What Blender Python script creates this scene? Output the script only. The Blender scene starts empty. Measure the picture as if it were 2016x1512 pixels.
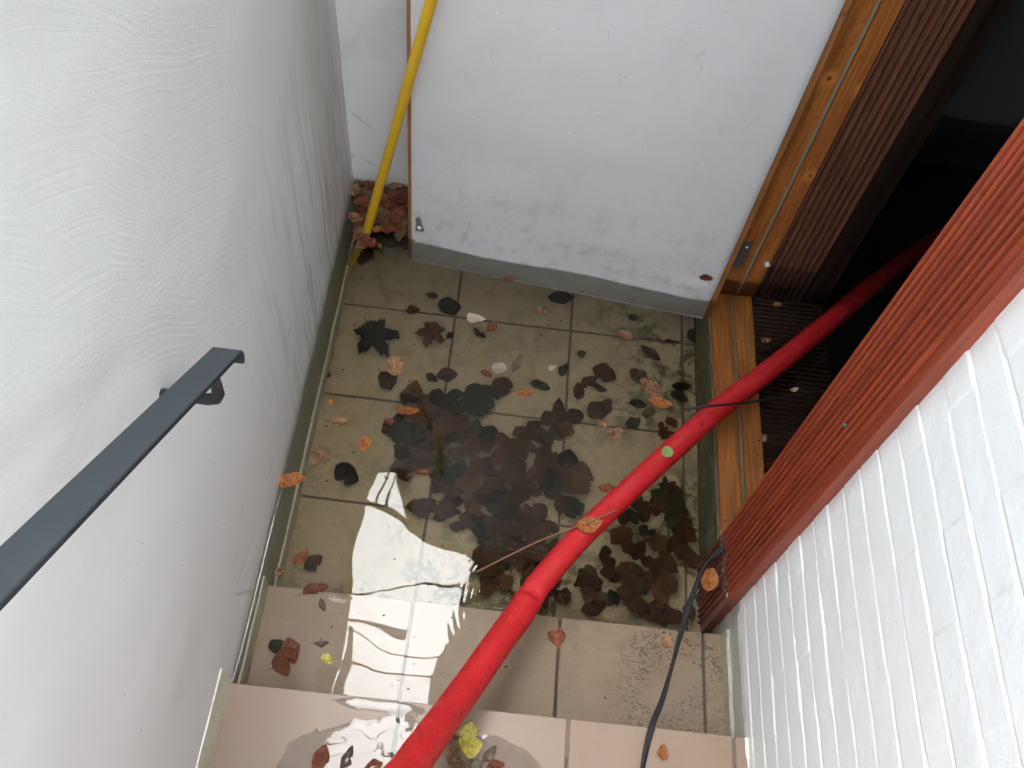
import bpy, bmesh, math, random
import numpy as np
from mathutils import Vector, Matrix, noise as mnoise
R = math.radians
random.seed(7)
S = bpy.context.scene
COL = S.collection

# ------------------------------------------------------------------ camera
CAM = Vector((0.40965251, -0.41209394, 1.81136849))
FPX = 1791.44526           # focal length in pixels of the 2016 px wide photograph
cd = bpy.data.cameras.new("camera"); cam = bpy.data.objects.new("camera", cd); COL.objects.link(cam)
cam.location = CAM
cam.rotation_euler = (R(32.30658021), R(-5.18851152), R(4.68596596))
cd.sensor_width = 36; cd.lens = 36 * FPX / 2016; cd.clip_start = 0.02; cd.clip_end = 200
S.camera = cam
CR = cam.rotation_euler.to_matrix()

# ------------------------------------------------------------------ sky and sun (overcast)
SUN_EL, SUN_AZ = R(72), R(-8)
wd = bpy.data.worlds.new("World"); S.world = wd; wd.use_nodes = True
wn = wd.node_tree; wn.nodes.clear()
wo = wn.nodes.new("ShaderNodeOutputWorld"); wb = wn.nodes.new("ShaderNodeBackground")
sk = wn.nodes.new("ShaderNodeTexSky"); sk.sky_type = 'NISHITA'; sk.sun_disc = False
sk.sun_elevation = SUN_EL; sk.sun_rotation = SUN_AZ; sk.air_density = 1.6; sk.dust_density = 1.6; sk.ozone_density = 1.0
hs = wn.nodes.new("ShaderNodeHueSaturation"); hs.inputs['Saturation'].default_value = 0.12
tn = wn.nodes.new("ShaderNodeMix"); tn.data_type = 'RGBA'; tn.blend_type = 'MULTIPLY'; tn.inputs[0].default_value = 1.0
tn.inputs[7].default_value = (0.945, 0.99, 1.01, 1)      # the cool white of a thin cloud cover
wn.links.new(sk.outputs[0], hs.inputs['Color']); wn.links.new(hs.outputs[0], tn.inputs[6]); wn.links.new(tn.outputs[2], wb.inputs[0])
wb.inputs[1].default_value = 0.15
wn.links.new(wb.outputs[0], wo.inputs[0])
sd = bpy.data.lights.new("sun", 'SUN'); sun = bpy.data.objects.new("sun", sd); COL.objects.link(sun)
sd.energy = 0.5; sd.angle = R(50); sd.color = (1, 0.99, 0.97)
sdir = Vector((math.sin(SUN_AZ) * math.cos(SUN_EL), math.cos(SUN_AZ) * math.cos(SUN_EL), math.sin(SUN_EL)))
sun.rotation_euler = sdir.to_track_quat('Z', 'Y').to_euler()
S.view_settings.view_transform = 'Standard'; S.view_settings.look = 'None'
S.view_settings.exposure = 3.2; S.view_settings.gamma = 1.0; S.view_settings.use_curve_mapping = False
S.cycles.max_bounces = 16; S.cycles.diffuse_bounces = 6; S.cycles.glossy_bounces = 6
S.cycles.transmission_bounces = 10; S.cycles.transparent_max_bounces = 8
S.cycles.caustics_refractive = True; S.cycles.caustics_reflective = True
S.cycles.sample_clamp_indirect = 12.0
try:
    S.cycles.use_denoising = True; S.cycles.denoiser = 'OPENIMAGEDENOISE'
    S.cycles.denoising_input_passes = 'RGB_ALBEDO_NORMAL'
except Exception: pass

# ------------------------------------------------------------------ where a thing seen in the photo stands
def ray(px, py):
    return CR @ Vector(((px - 1008) / FPX, -(py - 756) / FPX, -1.0))
def on_plane(px, py, axis=2, val=0.0):
    d = ray(px, py); t = (val - CAM[axis]) / d[axis]
    return CAM + d * t
def under(px, py, depth):
    """point on the bed at this depth that is seen through the water surface"""
    s = on_plane(px, py); d = ray(px, py).normalized()
    e = 1 / 1.333; c = -d.z; k = math.sqrt(1 - e * e * (1 - c * c))
    t = e * d + Vector((0, 0, e * c - k))
    return s + t * (depth / -t.z)

# ------------------------------------------------------------------ helpers
def tag(o, label=None, cat=None, group=None, kind=None):
    if label: o['label'] = label
    if cat: o['category'] = cat
    if group: o['group'] = group
    if kind: o['kind'] = kind
    return o
def empty(name, loc, label, cat, group=None, rz=0.0):
    o = bpy.data.objects.new(name, None); COL.objects.link(o); o.location = loc; o.rotation_euler.z = rz
    o.empty_display_size = 0.05
    return tag(o, label, cat, group)
def link(name, me, mats, parent=None, smooth=False):
    o = bpy.data.objects.new(name, me); COL.objects.link(o)
    for m in (mats if isinstance(mats, (list, tuple)) else [mats]): me.materials.append(m)
    if smooth:
        me.polygons.foreach_set('use_smooth', [True] * len(me.polygons))
    if parent: o.parent = parent
    return o
def mesh(name, vs, fs, uvs=None):
    me = bpy.data.meshes.new(name); me.from_pydata([tuple(v) for v in vs], [], fs); me.update()
    if uvs is not None:
        u = me.uv_layers.new(name="UVMap")
        li = np.zeros(len(me.loops), dtype=np.int32); me.loops.foreach_get('vertex_index', li)
        u.data.foreach_set('uv', np.asarray(uvs, dtype=np.float32)[li].ravel())
    return me
class MB:
    def __init__(s): s.v = []; s.f = []; s.m = []
    def box(s, a, b, mi=0, bev=0.0):
        x0, y0, z0 = a; x1, y1, z1 = b
        if bev > 0:      # chamfered upper edges
            n = len(s.v)
            for z, i in ((z0, 0), (z1 - bev, 0), (z1, bev)):
                s.v += [(x0 + i, y0 + i, z), (x1 - i, y0 + i, z), (x1 - i, y1 - i, z), (x0 + i, y1 - i, z)]
            for k in (0, 4):
                for j in range(4):
                    s.f.append((n + k + j, n + k + (j + 1) % 4, n + k + 4 + (j + 1) % 4, n + k + 4 + j)); s.m.append(mi)
            s.f.append((n + 8, n + 9, n + 10, n + 11)); s.m.append(mi)
            s.f.append((n + 3, n + 2, n + 1, n)); s.m.append(mi)
            return
        n = len(s.v)
        s.v += [(x0, y0, z0), (x1, y0, z0), (x1, y1, z0), (x0, y1, z0), (x0, y0, z1), (x1, y0, z1), (x1, y1, z1), (x0, y1, z1)]
        for q in ((0, 3, 2, 1), (4, 5, 6, 7), (0, 1, 5, 4), (1, 2, 6, 5), (2, 3, 7, 6), (3, 0, 4, 7)):
            s.f.append(tuple(n + i for i in q)); s.m.append(mi)
    def tube(s, pts, r, seg=10, mi=0, cap=True):
        pts = [Vector(p) for p in pts]; n0 = len(s.v); rr = r if isinstance(r, (list, tuple)) else [r] * len(pts)
        up = Vector((0, 0, 1))
        for i, p in enumerate(pts):
            t = (pts[min(i + 1, len(pts) - 1)] - pts[max(i - 1, 0)]).normalized()
            a = t.cross(up)
            if a.length < 1e-3: a = t.cross(Vector((0, 1, 0)))
            a.normalize(); b = a.cross(t)
            for k in range(seg):
                th = 2 * math.pi * k / seg
                s.v.append(tuple(p + (a * math.cos(th) + b * math.sin(th)) * rr[i]))
        for i in range(len(pts) - 1):
            for k in range(seg):
                s.f.append((n0 + i * seg + k, n0 + i * seg + (k + 1) % seg, n0 + (i + 1) * seg + (k + 1) % seg, n0 + (i + 1) * seg + k)); s.m.append(mi)
        if cap:
            s.f.append(tuple(n0 + k for k in range(seg))[::-1]); s.m.append(mi)
            e = n0 + (len(pts) - 1) * seg; s.f.append(tuple(e + k for k in range(seg))); s.m.append(mi)
    def prism(s, prof, z0, z1, mi=0):
        """closed (x, y) outline extruded from z0 to z1"""
        n = len(s.v); k = len(prof)
        s.v += [(x, y, z0) for x, y in prof] + [(x, y, z1) for x, y in prof]
        for i in range(k):
            s.f.append((n + i, n + (i + 1) % k, n + k + (i + 1) % k, n + k + i)); s.m.append(mi)
        s.f.append(tuple(n + i for i in range(k))[::-1]); s.m.append(mi)
        s.f.append(tuple(n + k + i for i in range(k))); s.m.append(mi)
    def build(s, name, mats, parent=None, smooth=False):
        me = mesh(name, s.v, s.f); o = link(name, me, mats, parent, smooth)
        me.polygons.foreach_set('material_index', s.m)
        return o
def recenter(o, c):
    """put the object's origin at c (its mesh keeps its place)"""
    c = Vector(c); o.data.transform(Matrix.Translation(-c)); o.location = o.location + c
    return o
def hfield(name, o0, du, dv, nu, nv, H, N, mats, parent=None, flip=False):
    """grid surface: origin o0, spans du, dv, height H[nv+1, nu+1] along N"""
    u = np.linspace(0, 1, nu + 1); v = np.linspace(0, 1, nv + 1); U, V = np.meshgrid(u, v)
    P = np.array(o0)[None, None] + U[..., None] * np.array(du) + V[..., None] * np.array(dv) + H[..., None] * np.array(N)
    me = bpy.data.meshes.new(name)
    i = np.arange(nv)[:, None] * (nu + 1) + np.arange(nu)[None]
    q = np.stack([i, i + 1, i + nu + 2, i + nu + 1], -1).reshape(-1, 4)
    if flip: q = q[:, ::-1]
    me.vertices.add((nu + 1) * (nv + 1)); me.vertices.foreach_set('co', P.reshape(-1).astype(np.float32))
    me.loops.add(q.size); me.loops.foreach_set('vertex_index', q.reshape(-1).astype(np.int32))
    me.polygons.add(len(q)); me.polygons.foreach_set('loop_start', np.arange(0, q.size, 4, dtype=np.int32))
    me.update(calc_edges=True); me.validate()
    return link(name, me, mats, parent, True)
rng = np.random.default_rng(3)
def fbm(shape, cell, octv=4, seed=0, aniso=(1, 1)):
    """smooth value noise on a grid; cell in samples"""
    g = np.random.default_rng(seed); out = np.zeros(shape); amp = 1.0; tot = 0
    for o in range(octv):
        cy, cx = max(cell * aniso[0] / 2 ** o, 1), max(cell * aniso[1] / 2 ** o, 1)
        ny, nx = int(shape[0] / cy) + 3, int(shape[1] / cx) + 3
        t = g.random((ny, nx)) * 2 - 1
        y = np.arange(shape[0]) / cy; x = np.arange(shape[1]) / cx
        iy = y.astype(int); ix = x.astype(int); fy = y - iy; fx = x - ix
        fy = fy * fy * (3 - 2 * fy); fx = fx * fx * (3 - 2 * fx)
        a = t[np.ix_(iy, ix)] * (1 - fx) + t[np.ix_(iy, ix + 1)] * fx
        b = t[np.ix_(iy + 1, ix)] * (1 - fx) + t[np.ix_(iy + 1, ix + 1)] * fx
        out += amp * (a * (1 - fy)[:, None] + b * fy[:, None]); tot += amp; amp *= 0.5
    return out / tot

# ------------------------------------------------------------------ materials
class NT:
    def __init__(s, name):
        s.m = bpy.data.materials.new(name); s.m.use_nodes = True; s.t = s.m.node_tree; s.t.nodes.clear()
        s.out = s.n("ShaderNodeOutputMaterial")
    def n(s, t, **k):
        x = s.t.nodes.new(t)
        for a, b in k.items(): setattr(x, a, b)
        return x
    def l(s, a, b): s.t.links.new(a, b)
    def set(s, sock, v):
        if hasattr(v, 'is_linked') or isinstance(v, bpy.types.NodeSocket): s.l(v, sock)
        else: sock.default_value = v
    def co(s, kind='Object', scale=(1, 1, 1), rot=(0, 0, 0), loc=(0, 0, 0)):
        c = s.n("ShaderNodeTexCoord"); m = s.n("ShaderNodeMapping")
        m.inputs['Scale'].default_value = scale; m.inputs['Rotation'].default_value = rot; m.inputs['Location'].default_value = loc
        s.l(c.outputs[kind], m.inputs[0]); return m.outputs[0]
    def noise(s, vec, scale, detail=4, rough=0.55, dist=0.0, out=0):
        x = s.n("ShaderNodeTexNoise"); s.l(vec, x.inputs['Vector'])
        x.inputs['Scale'].default_value = scale; x.inputs['Detail'].default_value = detail
        x.inputs['Roughness'].default_value = rough; x.inputs['Distortion'].default_value = dist
        return x.outputs[out]
    def wave(s, vec, scale, dist=0.0, detail=2, typ='BANDS', direction='X', prof='SIN', dscale=1.0):
        x = s.n("ShaderNodeTexWave"); x.wave_type = typ; x.wave_profile = prof
        if typ == 'BANDS': x.bands_direction = direction
        else: x.rings_direction = direction
        s.l(vec, x.inputs['Vector']); x.inputs['Scale'].default_value = scale; x.inputs['Distortion'].default_value = dist
        x.inputs['Detail'].default_value = detail; x.inputs['Detail Scale'].default_value = dscale
        return x.outputs['Fac']
    def ramp(s, fac, stops, interp='LINEAR'):
        x = s.n("ShaderNodeValToRGB"); s.l(fac, x.inputs[0]); e = x.color_ramp; e.interpolation = interp
        while len(e.elements) < len(stops): e.elements.new(0.5)
        for i, (p, c) in enumerate(stops):
            e.elements[i].position = p
            e.elements[i].color = (c, c, c, 1) if isinstance(c, (int, float)) else (*c, 1)
        return x.outputs[0]
    def mix(s, fac, a, b, mode='MIX'):
        x = s.n("ShaderNodeMix", data_type='RGBA', blend_type=mode)
        for sock, v in ((x.inputs[0], fac), (x.inputs[6], a), (x.inputs[7], b)):
            if isinstance(v, bpy.types.NodeSocket): s.l(v, sock)
            elif isinstance(v, (int, float)): sock.default_value = v
            else: sock.default_value = (*v, 1)
        return x.outputs[2]
    def math(s, op, a, b=0.0, c=None, clamp=False):
        x = s.n("ShaderNodeMath", operation=op); x.use_clamp = clamp
        for i, v in enumerate((a, b) if c is None else (a, b, c)):
            if isinstance(v, bpy.types.NodeSocket): s.l(v, x.inputs[i])
            else: x.inputs[i].default_value = v
        return x.outputs[0]
    def bump(s, h, strength=0.3, dist=0.01, normal=None):
        x = s.n("ShaderNodeBump"); s.l(h, x.inputs['Height']); x.inputs['Strength'].default_value = strength
        x.inputs['Distance'].default_value = dist
        if normal is not None: s.l(normal, x.inputs['Normal'])
        return x.outputs[0]
    def xyz(s, vec):
        x = s.n("ShaderNodeSeparateXYZ"); s.l(vec, x.inputs[0]); return x.outputs
    def bsdf(s, color, rough=0.6, normal=None, spec=0.5, metal=0.0, coat=0.0, sheen=0.0, trans=0.0):
        b = s.n("ShaderNodeBsdfPrincipled")
        for k, v in (('Base Color', color), ('Roughness', rough)):
            if isinstance(v, bpy.types.NodeSocket): s.l(v, b.inputs[k])
            elif k == 'Base Color': b.inputs[k].default_value = (*v, 1)
            else: b.inputs[k].default_value = v
        b.inputs['Specular IOR Level'].default_value = spec; b.inputs['Metallic'].default_value = metal
        b.inputs['Coat Weight'].default_value = coat; b.inputs['Coat Roughness'].default_value = 0.12
        b.inputs['Sheen Weight'].default_value = sheen
        if normal is not None: s.l(normal, b.inputs['Normal'])
        s.l(b.outputs[0], s.out.inputs['Surface']); return s.m
def mat(name, **k):
    n = NT(name); return n.bsdf(**k)

def m_plaster():
    n = NT('painted_plaster'); v = n.co()
    sp = n.xyz(v)
    w1 = n.noise(v, 1.9, 2, out=1)
    vm = n.n("ShaderNodeVectorMath", operation='MULTIPLY_ADD'); n.l(w1, vm.inputs[0]); vm.inputs[1].default_value = (0.0, 0.13, 0.10); n.l(v, vm.inputs[2])
    wv = vm.outputs[0]
    # brush strokes: fine noise drawn out along the stroke, in patches that run different ways
    def strokes(deg, fine, along, ofs):
        mp = n.n("ShaderNodeMapping"); n.l(wv, mp.inputs[0]); mp.inputs['Rotation'].default_value = (R(deg), 0, 0); mp.inputs['Location'].default_value = (ofs, ofs, ofs)
        m2 = n.n("ShaderNodeMapping"); n.l(mp.outputs[0], m2.inputs[0]); m2.inputs['Scale'].default_value = (1, along, fine)
        return n.noise(m2.outputs[0], 1.0, 3, 0.55)
    sA = strokes(36, 190, 2.6, 0); sB = strokes(54, 170, 3.0, 3); sC = strokes(22, 150, 3.2, 7)
    kA = n.ramp(n.noise(n.co(loc=(1, 2, 3)), 3.4, 2), [(0.44, 0), (0.54, 1)])
    kB = n.ramp(n.noise(n.co(loc=(5, 8, 2)), 4.2, 2), [(0.50, 0), (0.60, 1)])
    far = n.ramp(sp[1], [(0.45, 0), (0.85, 1)])
    vst = n.noise(n.co(scale=(1, 60, 4)), 1.0, 5, 0.6, 0.4)
    h = n.math('ADD', n.math('MULTIPLY', sA, kA), n.math('MULTIPLY', sC, n.math('SUBTRACT', 1.0, kA)))
    h = n.math('ADD', n.math('MULTIPLY', sB, kB), n.math('MULTIPLY', h, n.math('SUBTRACT', 1.0, kB)))
    h = n.math('MULTIPLY', h, n.math('SUBTRACT', 1.15, far))
    h = n.math('ADD', h, n.math('MULTIPLY', n.math('MULTIPLY', vst, far), 0.9))
    # broad diagonal trowel ridges
    mr = n.n("ShaderNodeMapping"); n.l(wv, mr.inputs[0]); mr.inputs['Rotation'].default_value = (R(-62), 0, 0); mr.inputs['Scale'].default_value = (1, 1.4, 9)
    h = n.math('ADD', h, n.math('MULTIPLY', n.noise(mr.outputs[0], 1.0, 4, 0.5), 2.6))
    h = n.math('ADD', h, n.math('MULTIPLY', n.noise(v, 16, 4), 0.9))
    h = n.math('ADD', h, n.math('MULTIPLY', n.ramp(n.noise(v, 34, 3), [(0.66, 0), (0.70, 1)]), 0.12))
    nb = n.bump(h, 0.18, 0.0030)
    nb = n.bump(n.noise(v, 240, 4, 0.65), 0.30, 0.0012, nb)
    base = n.mix(n.noise(v, 1.7, 4), (0.735, 0.74, 0.73), (0.81, 0.815, 0.805))
    # damp greyish streaks running down near the far corner and above the water
    low = n.math('MULTIPLY', n.ramp(n.noise(n.co(scale=(1, 38, 2.6)), 1.0, 6, 0.65, 0.6), [(0.50, 0), (0.60, 1)]),
                 n.math('MULTIPLY', n.ramp(sp[1], [(0.35, 0), (0.9, 1)]), n.ramp(sp[2], [(0.25, 1.0), (0.8, 0)])))
    base = n.mix(n.math('MULTIPLY', low, 0.5), base, (0.34, 0.32, 0.28))
    cr = n.n("ShaderNodeTexVoronoi", feature='DISTANCE_TO_EDGE'); n.l(wv, cr.inputs['Vector']); cr.inputs['Scale'].default_value = 3.4
    crack = n.math('MULTIPLY', n.ramp(cr.outputs['Distance'], [(0.0, 1), (0.010, 0)]),
                   n.math('MULTIPLY', n.ramp(n.noise(v, 9, 2), [(0.5, 0), (0.56, 1)]), n.ramp(sp[2], [(0.15, 1), (0.34, 0)])))
    base = n.mix(n.math('MULTIPLY', crack, 0.45), base, (0.25, 0.24, 0.22))
    damp = n.ramp(n.math('ADD', sp[2], n.math('MULTIPLY', n.noise(v, 9, 5), 0.09)), [(0.045, 1), (0.10, 0)])
    base = n.mix(n.math('MULTIPLY', damp, 0.35), base, (0.42, 0.42, 0.37))
    speck = n.ramp(n.noise(v, 75, 1), [(0.80, 0), (0.82, 1)])
    base = n.mix(n.math('MULTIPLY', speck, 0.8), base, (0.08, 0.07, 0.06))
    slime = n.ramp(n.math('ADD', sp[2], n.math('MULTIPLY', n.noise(v, 12, 4), 0.06)), [(0.0, 0.75), (0.02, 0)])
    base = n.mix(slime, base, (0.34, 0.36, 0.22))
    return n.bsdf(base, 0.55, nb, 0.35)
def m_brickpaint():
    n = NT('white_brick_paint'); v = n.co()
    b = n.math('ADD', n.noise(v, 130, 5, 0.6), n.math('MULTIPLY', n.noise(v, 32, 4), 1.2))
    nb = n.bump(b, 0.28, 0.0022)
    fl = n.ramp(n.noise(n.co(scale=(1, 1, 2.2)), 95, 2, 0.5, 1.5), [(0.66, 0), (0.70, 1)])
    base = n.mix(n.noise(v, 3, 4), (0.80, 0.825, 0.83), (0.86, 0.875, 0.87))
    sp = n.xyz(v)
    lo = n.ramp(n.math('ADD', sp[2], n.math('MULTIPLY', n.noise(v, 8, 4), 0.18)), [(0.06, 1), (0.42, 0)])
    base = n.mix(n.math('MULTIPLY', lo, 0.42), base, (0.56, 0.55, 0.50))
    base = n.mix(n.math('MULTIPLY', fl, n.math('ADD', 0.10, n.math('MULTIPLY', lo, 0.25))), base, (0.40, 0.39, 0.36))
    return n.bsdf(base, 0.45, nb, 0.45)
def m_tile(name, c1, c2, stain, alg=0.0, swirl=False):
    n = NT(name); v = n.co()
    base = n.mix(n.noise(v, 5, 5), c1, c2)
    base = n.mix(n.ramp(n.noise(v, 420, 2), [(0.58, 0), (0.68, 0.5)]), base, stain)
    base = n.mix(n.math('MULTIPLY', n.ramp(n.noise(v, 9, 6, 0.65, 0.8), [(0.54, 0), (0.72, 1)]), 0.45), base, stain)
    sp = n.xyz(v)
    if swirl:    # dirt left in small curls on the right of the step
        w = n.ramp(n.noise(n.co(scale=(1, 1.5, 1)), 62, 2, 0.4, 2.2), [(0.53, 0), (0.56, 1)])
        mk = n.math('MULTIPLY', n.ramp(sp[0], [(0.20, 0), (0.32, 1)]), n.ramp(n.noise(v, 9, 3), [(0.42, 0), (0.58, 1)]))
        base = n.mix(n.math('MULTIPLY', n.math('MULTIPLY', w, mk), 0.75), base, (0.13, 0.085, 0.05))
    if alg:
        a = n.math('MULTIPLY', n.ramp(n.noise(v, 20, 8, 0.75, 0.5), [(0.47, 0), (0.56, 1)]), n.ramp(n.noise(v, 5.0, 3), [(0.40, 0), (0.55, 1)]))
        e = n.math('MAXIMUM', n.ramp(sp[0], [(0.66, 0.25), (0.90, 1)]), n.ramp(sp[1], [(0.33, 1), (0.50, 0.25)]))
        base = n.mix(n.math('MULTIPLY', n.math('MULTIPLY', a, e), alg), base, (0.055, 0.06, 0.02))
        spk = n.ramp(n.noise(v, 120, 3, 0.6), [(0.66, 0), (0.72, 0.6)])
        base = n.mix(n.math('MULTIPLY', spk, e), base, (0.09, 0.08, 0.035))
    nb = n.bump(n.noise(v, 260, 3), 0.12, 0.001)
    nb = n.bump(n.noise(v, 10, 3), 0.1, 0.004, nb)
    return n.bsdf(base, 0.42 if not alg else 0.7, nb, 0.4)
def m_wood(name, c1, c2, dark, scale=1.0, rough=0.42, wet=None, coat=0.0, knots=True, grain='Z', spots=()):
    n = NT(name)
    st = {'Z': (28, 28, 1.1), 'Y': (28, 1.1, 28)}[grain]
    v = n.co(scale=tuple(a * scale for a in st)); o = n.co()
    g = n.noise(v, 1.3, 7, 0.6, 0.9); f = n.noise(n.co(scale=tuple(a * 6 * scale for a in st)), 1.0, 4, 0.6)
    base = n.mix(n.ramp(g, [(0.32, 0), (0.68, 1)]), c1, c2)
    base = n.mix(n.math('MULTIPLY', n.ramp(f, [(0.45, 1), (0.62, 0)]), 0.45), base, dark)
    base = n.mix(n.math('MULTIPLY', n.ramp(n.noise(o, 38, 5, 0.6), [(0.60, 0), (0.70, 1)]), 0.5), base, dark)
    if knots:
        vo = n.n("ShaderNodeTexVoronoi"); n.l(n.co(scale=(9, 9, 2.6) if grain == 'Z' else (9, 2.6, 9)), vo.inputs['Vector']); vo.inputs['Scale'].default_value = 1.0
        k = n.ramp(vo.outputs['Distance'], [(0.05, 1), (0.12, 0)])
        base = n.mix(n.math('MULTIPLY', k, 0.85), base, tuple(x * 0.35 for x in dark))
    for (kx, kz, kr) in spots:
        q = n.n("ShaderNodeVectorMath", operation='LENGTH'); n.l(n.co(scale=(1, 0, 0.75), loc=(-kx, 0, -kz * 0.75)), q.inputs[0])
        rr_ = n.math('ADD', q.outputs['Value'], n.math('MULTIPLY', n.noise(o, 55, 3), 0.008))
        base = n.mix(n.ramp(rr_, [(kr * 1.4, 0.85), (kr * 3.2, 0)]), base, tuple(min(1, x * 1.25) for x in c2))
        base = n.mix(n.ramp(rr_, [(kr * 0.9, 0.95), (kr * 1.3, 0)]), base, tuple(x * 0.35 for x in dark))
    if wet is not None:      # soaked up to the tide line
        z = n.xyz(o)[2]; zz = n.math('ADD', z, n.math('MULTIPLY', n.noise(n.co(scale=(1, 1, 1)), 60, 3), 0.03))
        w = n.ramp(zz, [(wet, 1), (wet + 0.012, 0)])
        base = n.mix(n.math('MULTIPLY', w, 0.72), base, tuple(x * 0.16 for x in c1))
    nb = n.bump(n.math('ADD', g, n.math('MULTIPLY', f, 0.5)), 0.25, 0.0015)
    return n.bsdf(base, rough, nb, 0.5, coat=coat)
def m_leaf(name, c1, c2, vein, rough=0.58, spec=0.25, blotch=None, vary=0.25):
    n = NT(name); uv = n.co('UV'); s = n.xyz(uv)
    a = n.math('ABSOLUTE', n.math('SUBTRACT', s[1], 0.5))
    t = n.math('SUBTRACT', s[0], n.math('MULTIPLY', a, 0.75))
    vv = n.math('SINE', n.math('MULTIPLY', t, 58.0))
    veins = n.math('MAXIMUM', n.ramp(vv, [(0.86, 0), (0.97, 1)]), n.ramp(a, [(0.0, 1), (0.03, 0)]))
    o = n.co('Object'); oi = n.n("ShaderNodeObjectInfo")
    ofs = n.n("ShaderNodeVectorMath", operation='ADD'); n.l(o, ofs.inputs[0]); n.l(oi.outputs['Random'], ofs.inputs[1])
    base = n.mix(n.ramp(n.noise(ofs.outputs[0], 60, 5, 0.6), [(0.35, 0), (0.65, 1)]), c1, c2)
    if blotch: base = n.mix(n.ramp(n.noise(ofs.outputs[0], 130, 5, 0.65, 1.2), [(0.50, 0), (0.58, 1)]), base, blotch)
    base = n.mix(n.math('MULTIPLY', veins, 0.75), base, vein)
    h = n.n("ShaderNodeHueSaturation"); n.l(base, h.inputs['Color'])
    n.l(n.math('ADD', 1.0 - vary, n.math('MULTIPLY', oi.outputs['Random'], 2 * vary)), h.inputs['Value'])
    nb = n.bump(n.math('ADD', n.math('MULTIPLY', veins, -0.5), n.noise(o, 160, 4)), 0.5, 0.0015)
    return n.bsdf(h.outputs[0], rough, nb, spec)

PLASTER = m_plaster(); BRICK = m_brickpaint()
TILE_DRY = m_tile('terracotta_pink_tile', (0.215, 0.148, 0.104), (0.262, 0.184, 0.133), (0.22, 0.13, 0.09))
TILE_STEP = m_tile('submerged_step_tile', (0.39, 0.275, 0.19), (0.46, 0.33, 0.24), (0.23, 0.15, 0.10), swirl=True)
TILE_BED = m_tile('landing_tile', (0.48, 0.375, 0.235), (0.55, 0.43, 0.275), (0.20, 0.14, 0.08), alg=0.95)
GROUT = mat('dark_grout', color=(0.14, 0.115, 0.078), rough=0.85)
def m_cream():
    n = NT('cream_skirting_paint'); v = n.co()
    base = n.mix(n.noise(v, 14, 5), (0.62, 0.60, 0.46), (0.72, 0.70, 0.57))
    sp = n.xyz(v)
    base = n.mix(n.math('MULTIPLY', n.ramp(n.noise(v, 40, 5, 0.65), [(0.55, 0), (0.7, 1)]), 0.5), base, (0.30, 0.29, 0.16))
    base = n.mix(n.ramp(sp[2], [(0.0, 0.0), (0.01, 0.0)]), base, base)
    return n.bsdf(base, 0.55, n.bump(n.noise(v, 60, 4), 0.3, 0.003), 0.4)
CREAM = m_cream()
PINE = m_wood('varnished_pine', (0.46, 0.155, 0.035), (0.62, 0.235, 0.06), (0.13, 0.035, 0.010), rough=0.32, wet=0.012, coat=0.15, spots=[(kp_.x, kp_.z, r_) for kp_, r_ in ((on_plane(1632, 155, 1, 1.147), 0.008), (on_plane(1697, 178, 1, 1.147), 0.008), (on_plane(1596, 346, 1, 1.147), 0.007), (on_plane(1548, 372, 1, 1.147), 0.003))])
PINE_SILL = m_wood('wet_pine_sill', (0.54, 0.175, 0.036), (0.72, 0.275, 0.062), (0.10, 0.03, 0.010), rough=0.5, grain='Y')
PINE_EDGE = m_wood('pine_door_edge', (0.30, 0.12, 0.04), (0.42, 0.19, 0.07), (0.12, 0.05, 0.02), rough=0.5, knots=False)
BROWN_RIB = m_wood('brown_fluted_wood', (0.135, 0.052, 0.030), (0.21, 0.085, 0.048), (0.04, 0.014, 0.008), rough=0.5, wet=0.075, knots=False)
RED_RIB = m_wood('red_glazed_wood', (0.22, 0.034, 0.012), (0.37, 0.066, 0.020), (0.10, 0.014, 0.008), rough=0.5, coat=0.08, knots=False)
DARK_RIB = m_wood('dark_decking_wood', (0.035, 0.016, 0.009), (0.055, 0.025, 0.013), (0.012, 0.006, 0.004), rough=0.4, knots=False)
SEAL = mat('grey_rubber_seal', color=(0.30, 0.26, 0.17), rough=0.6)
DARKTRIM = m_wood('black_stained_wood', (0.022, 0.012, 0.008), (0.035, 0.02, 0.014), (0.01, 0.006, 0.004), rough=0.45, knots=False)
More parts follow.
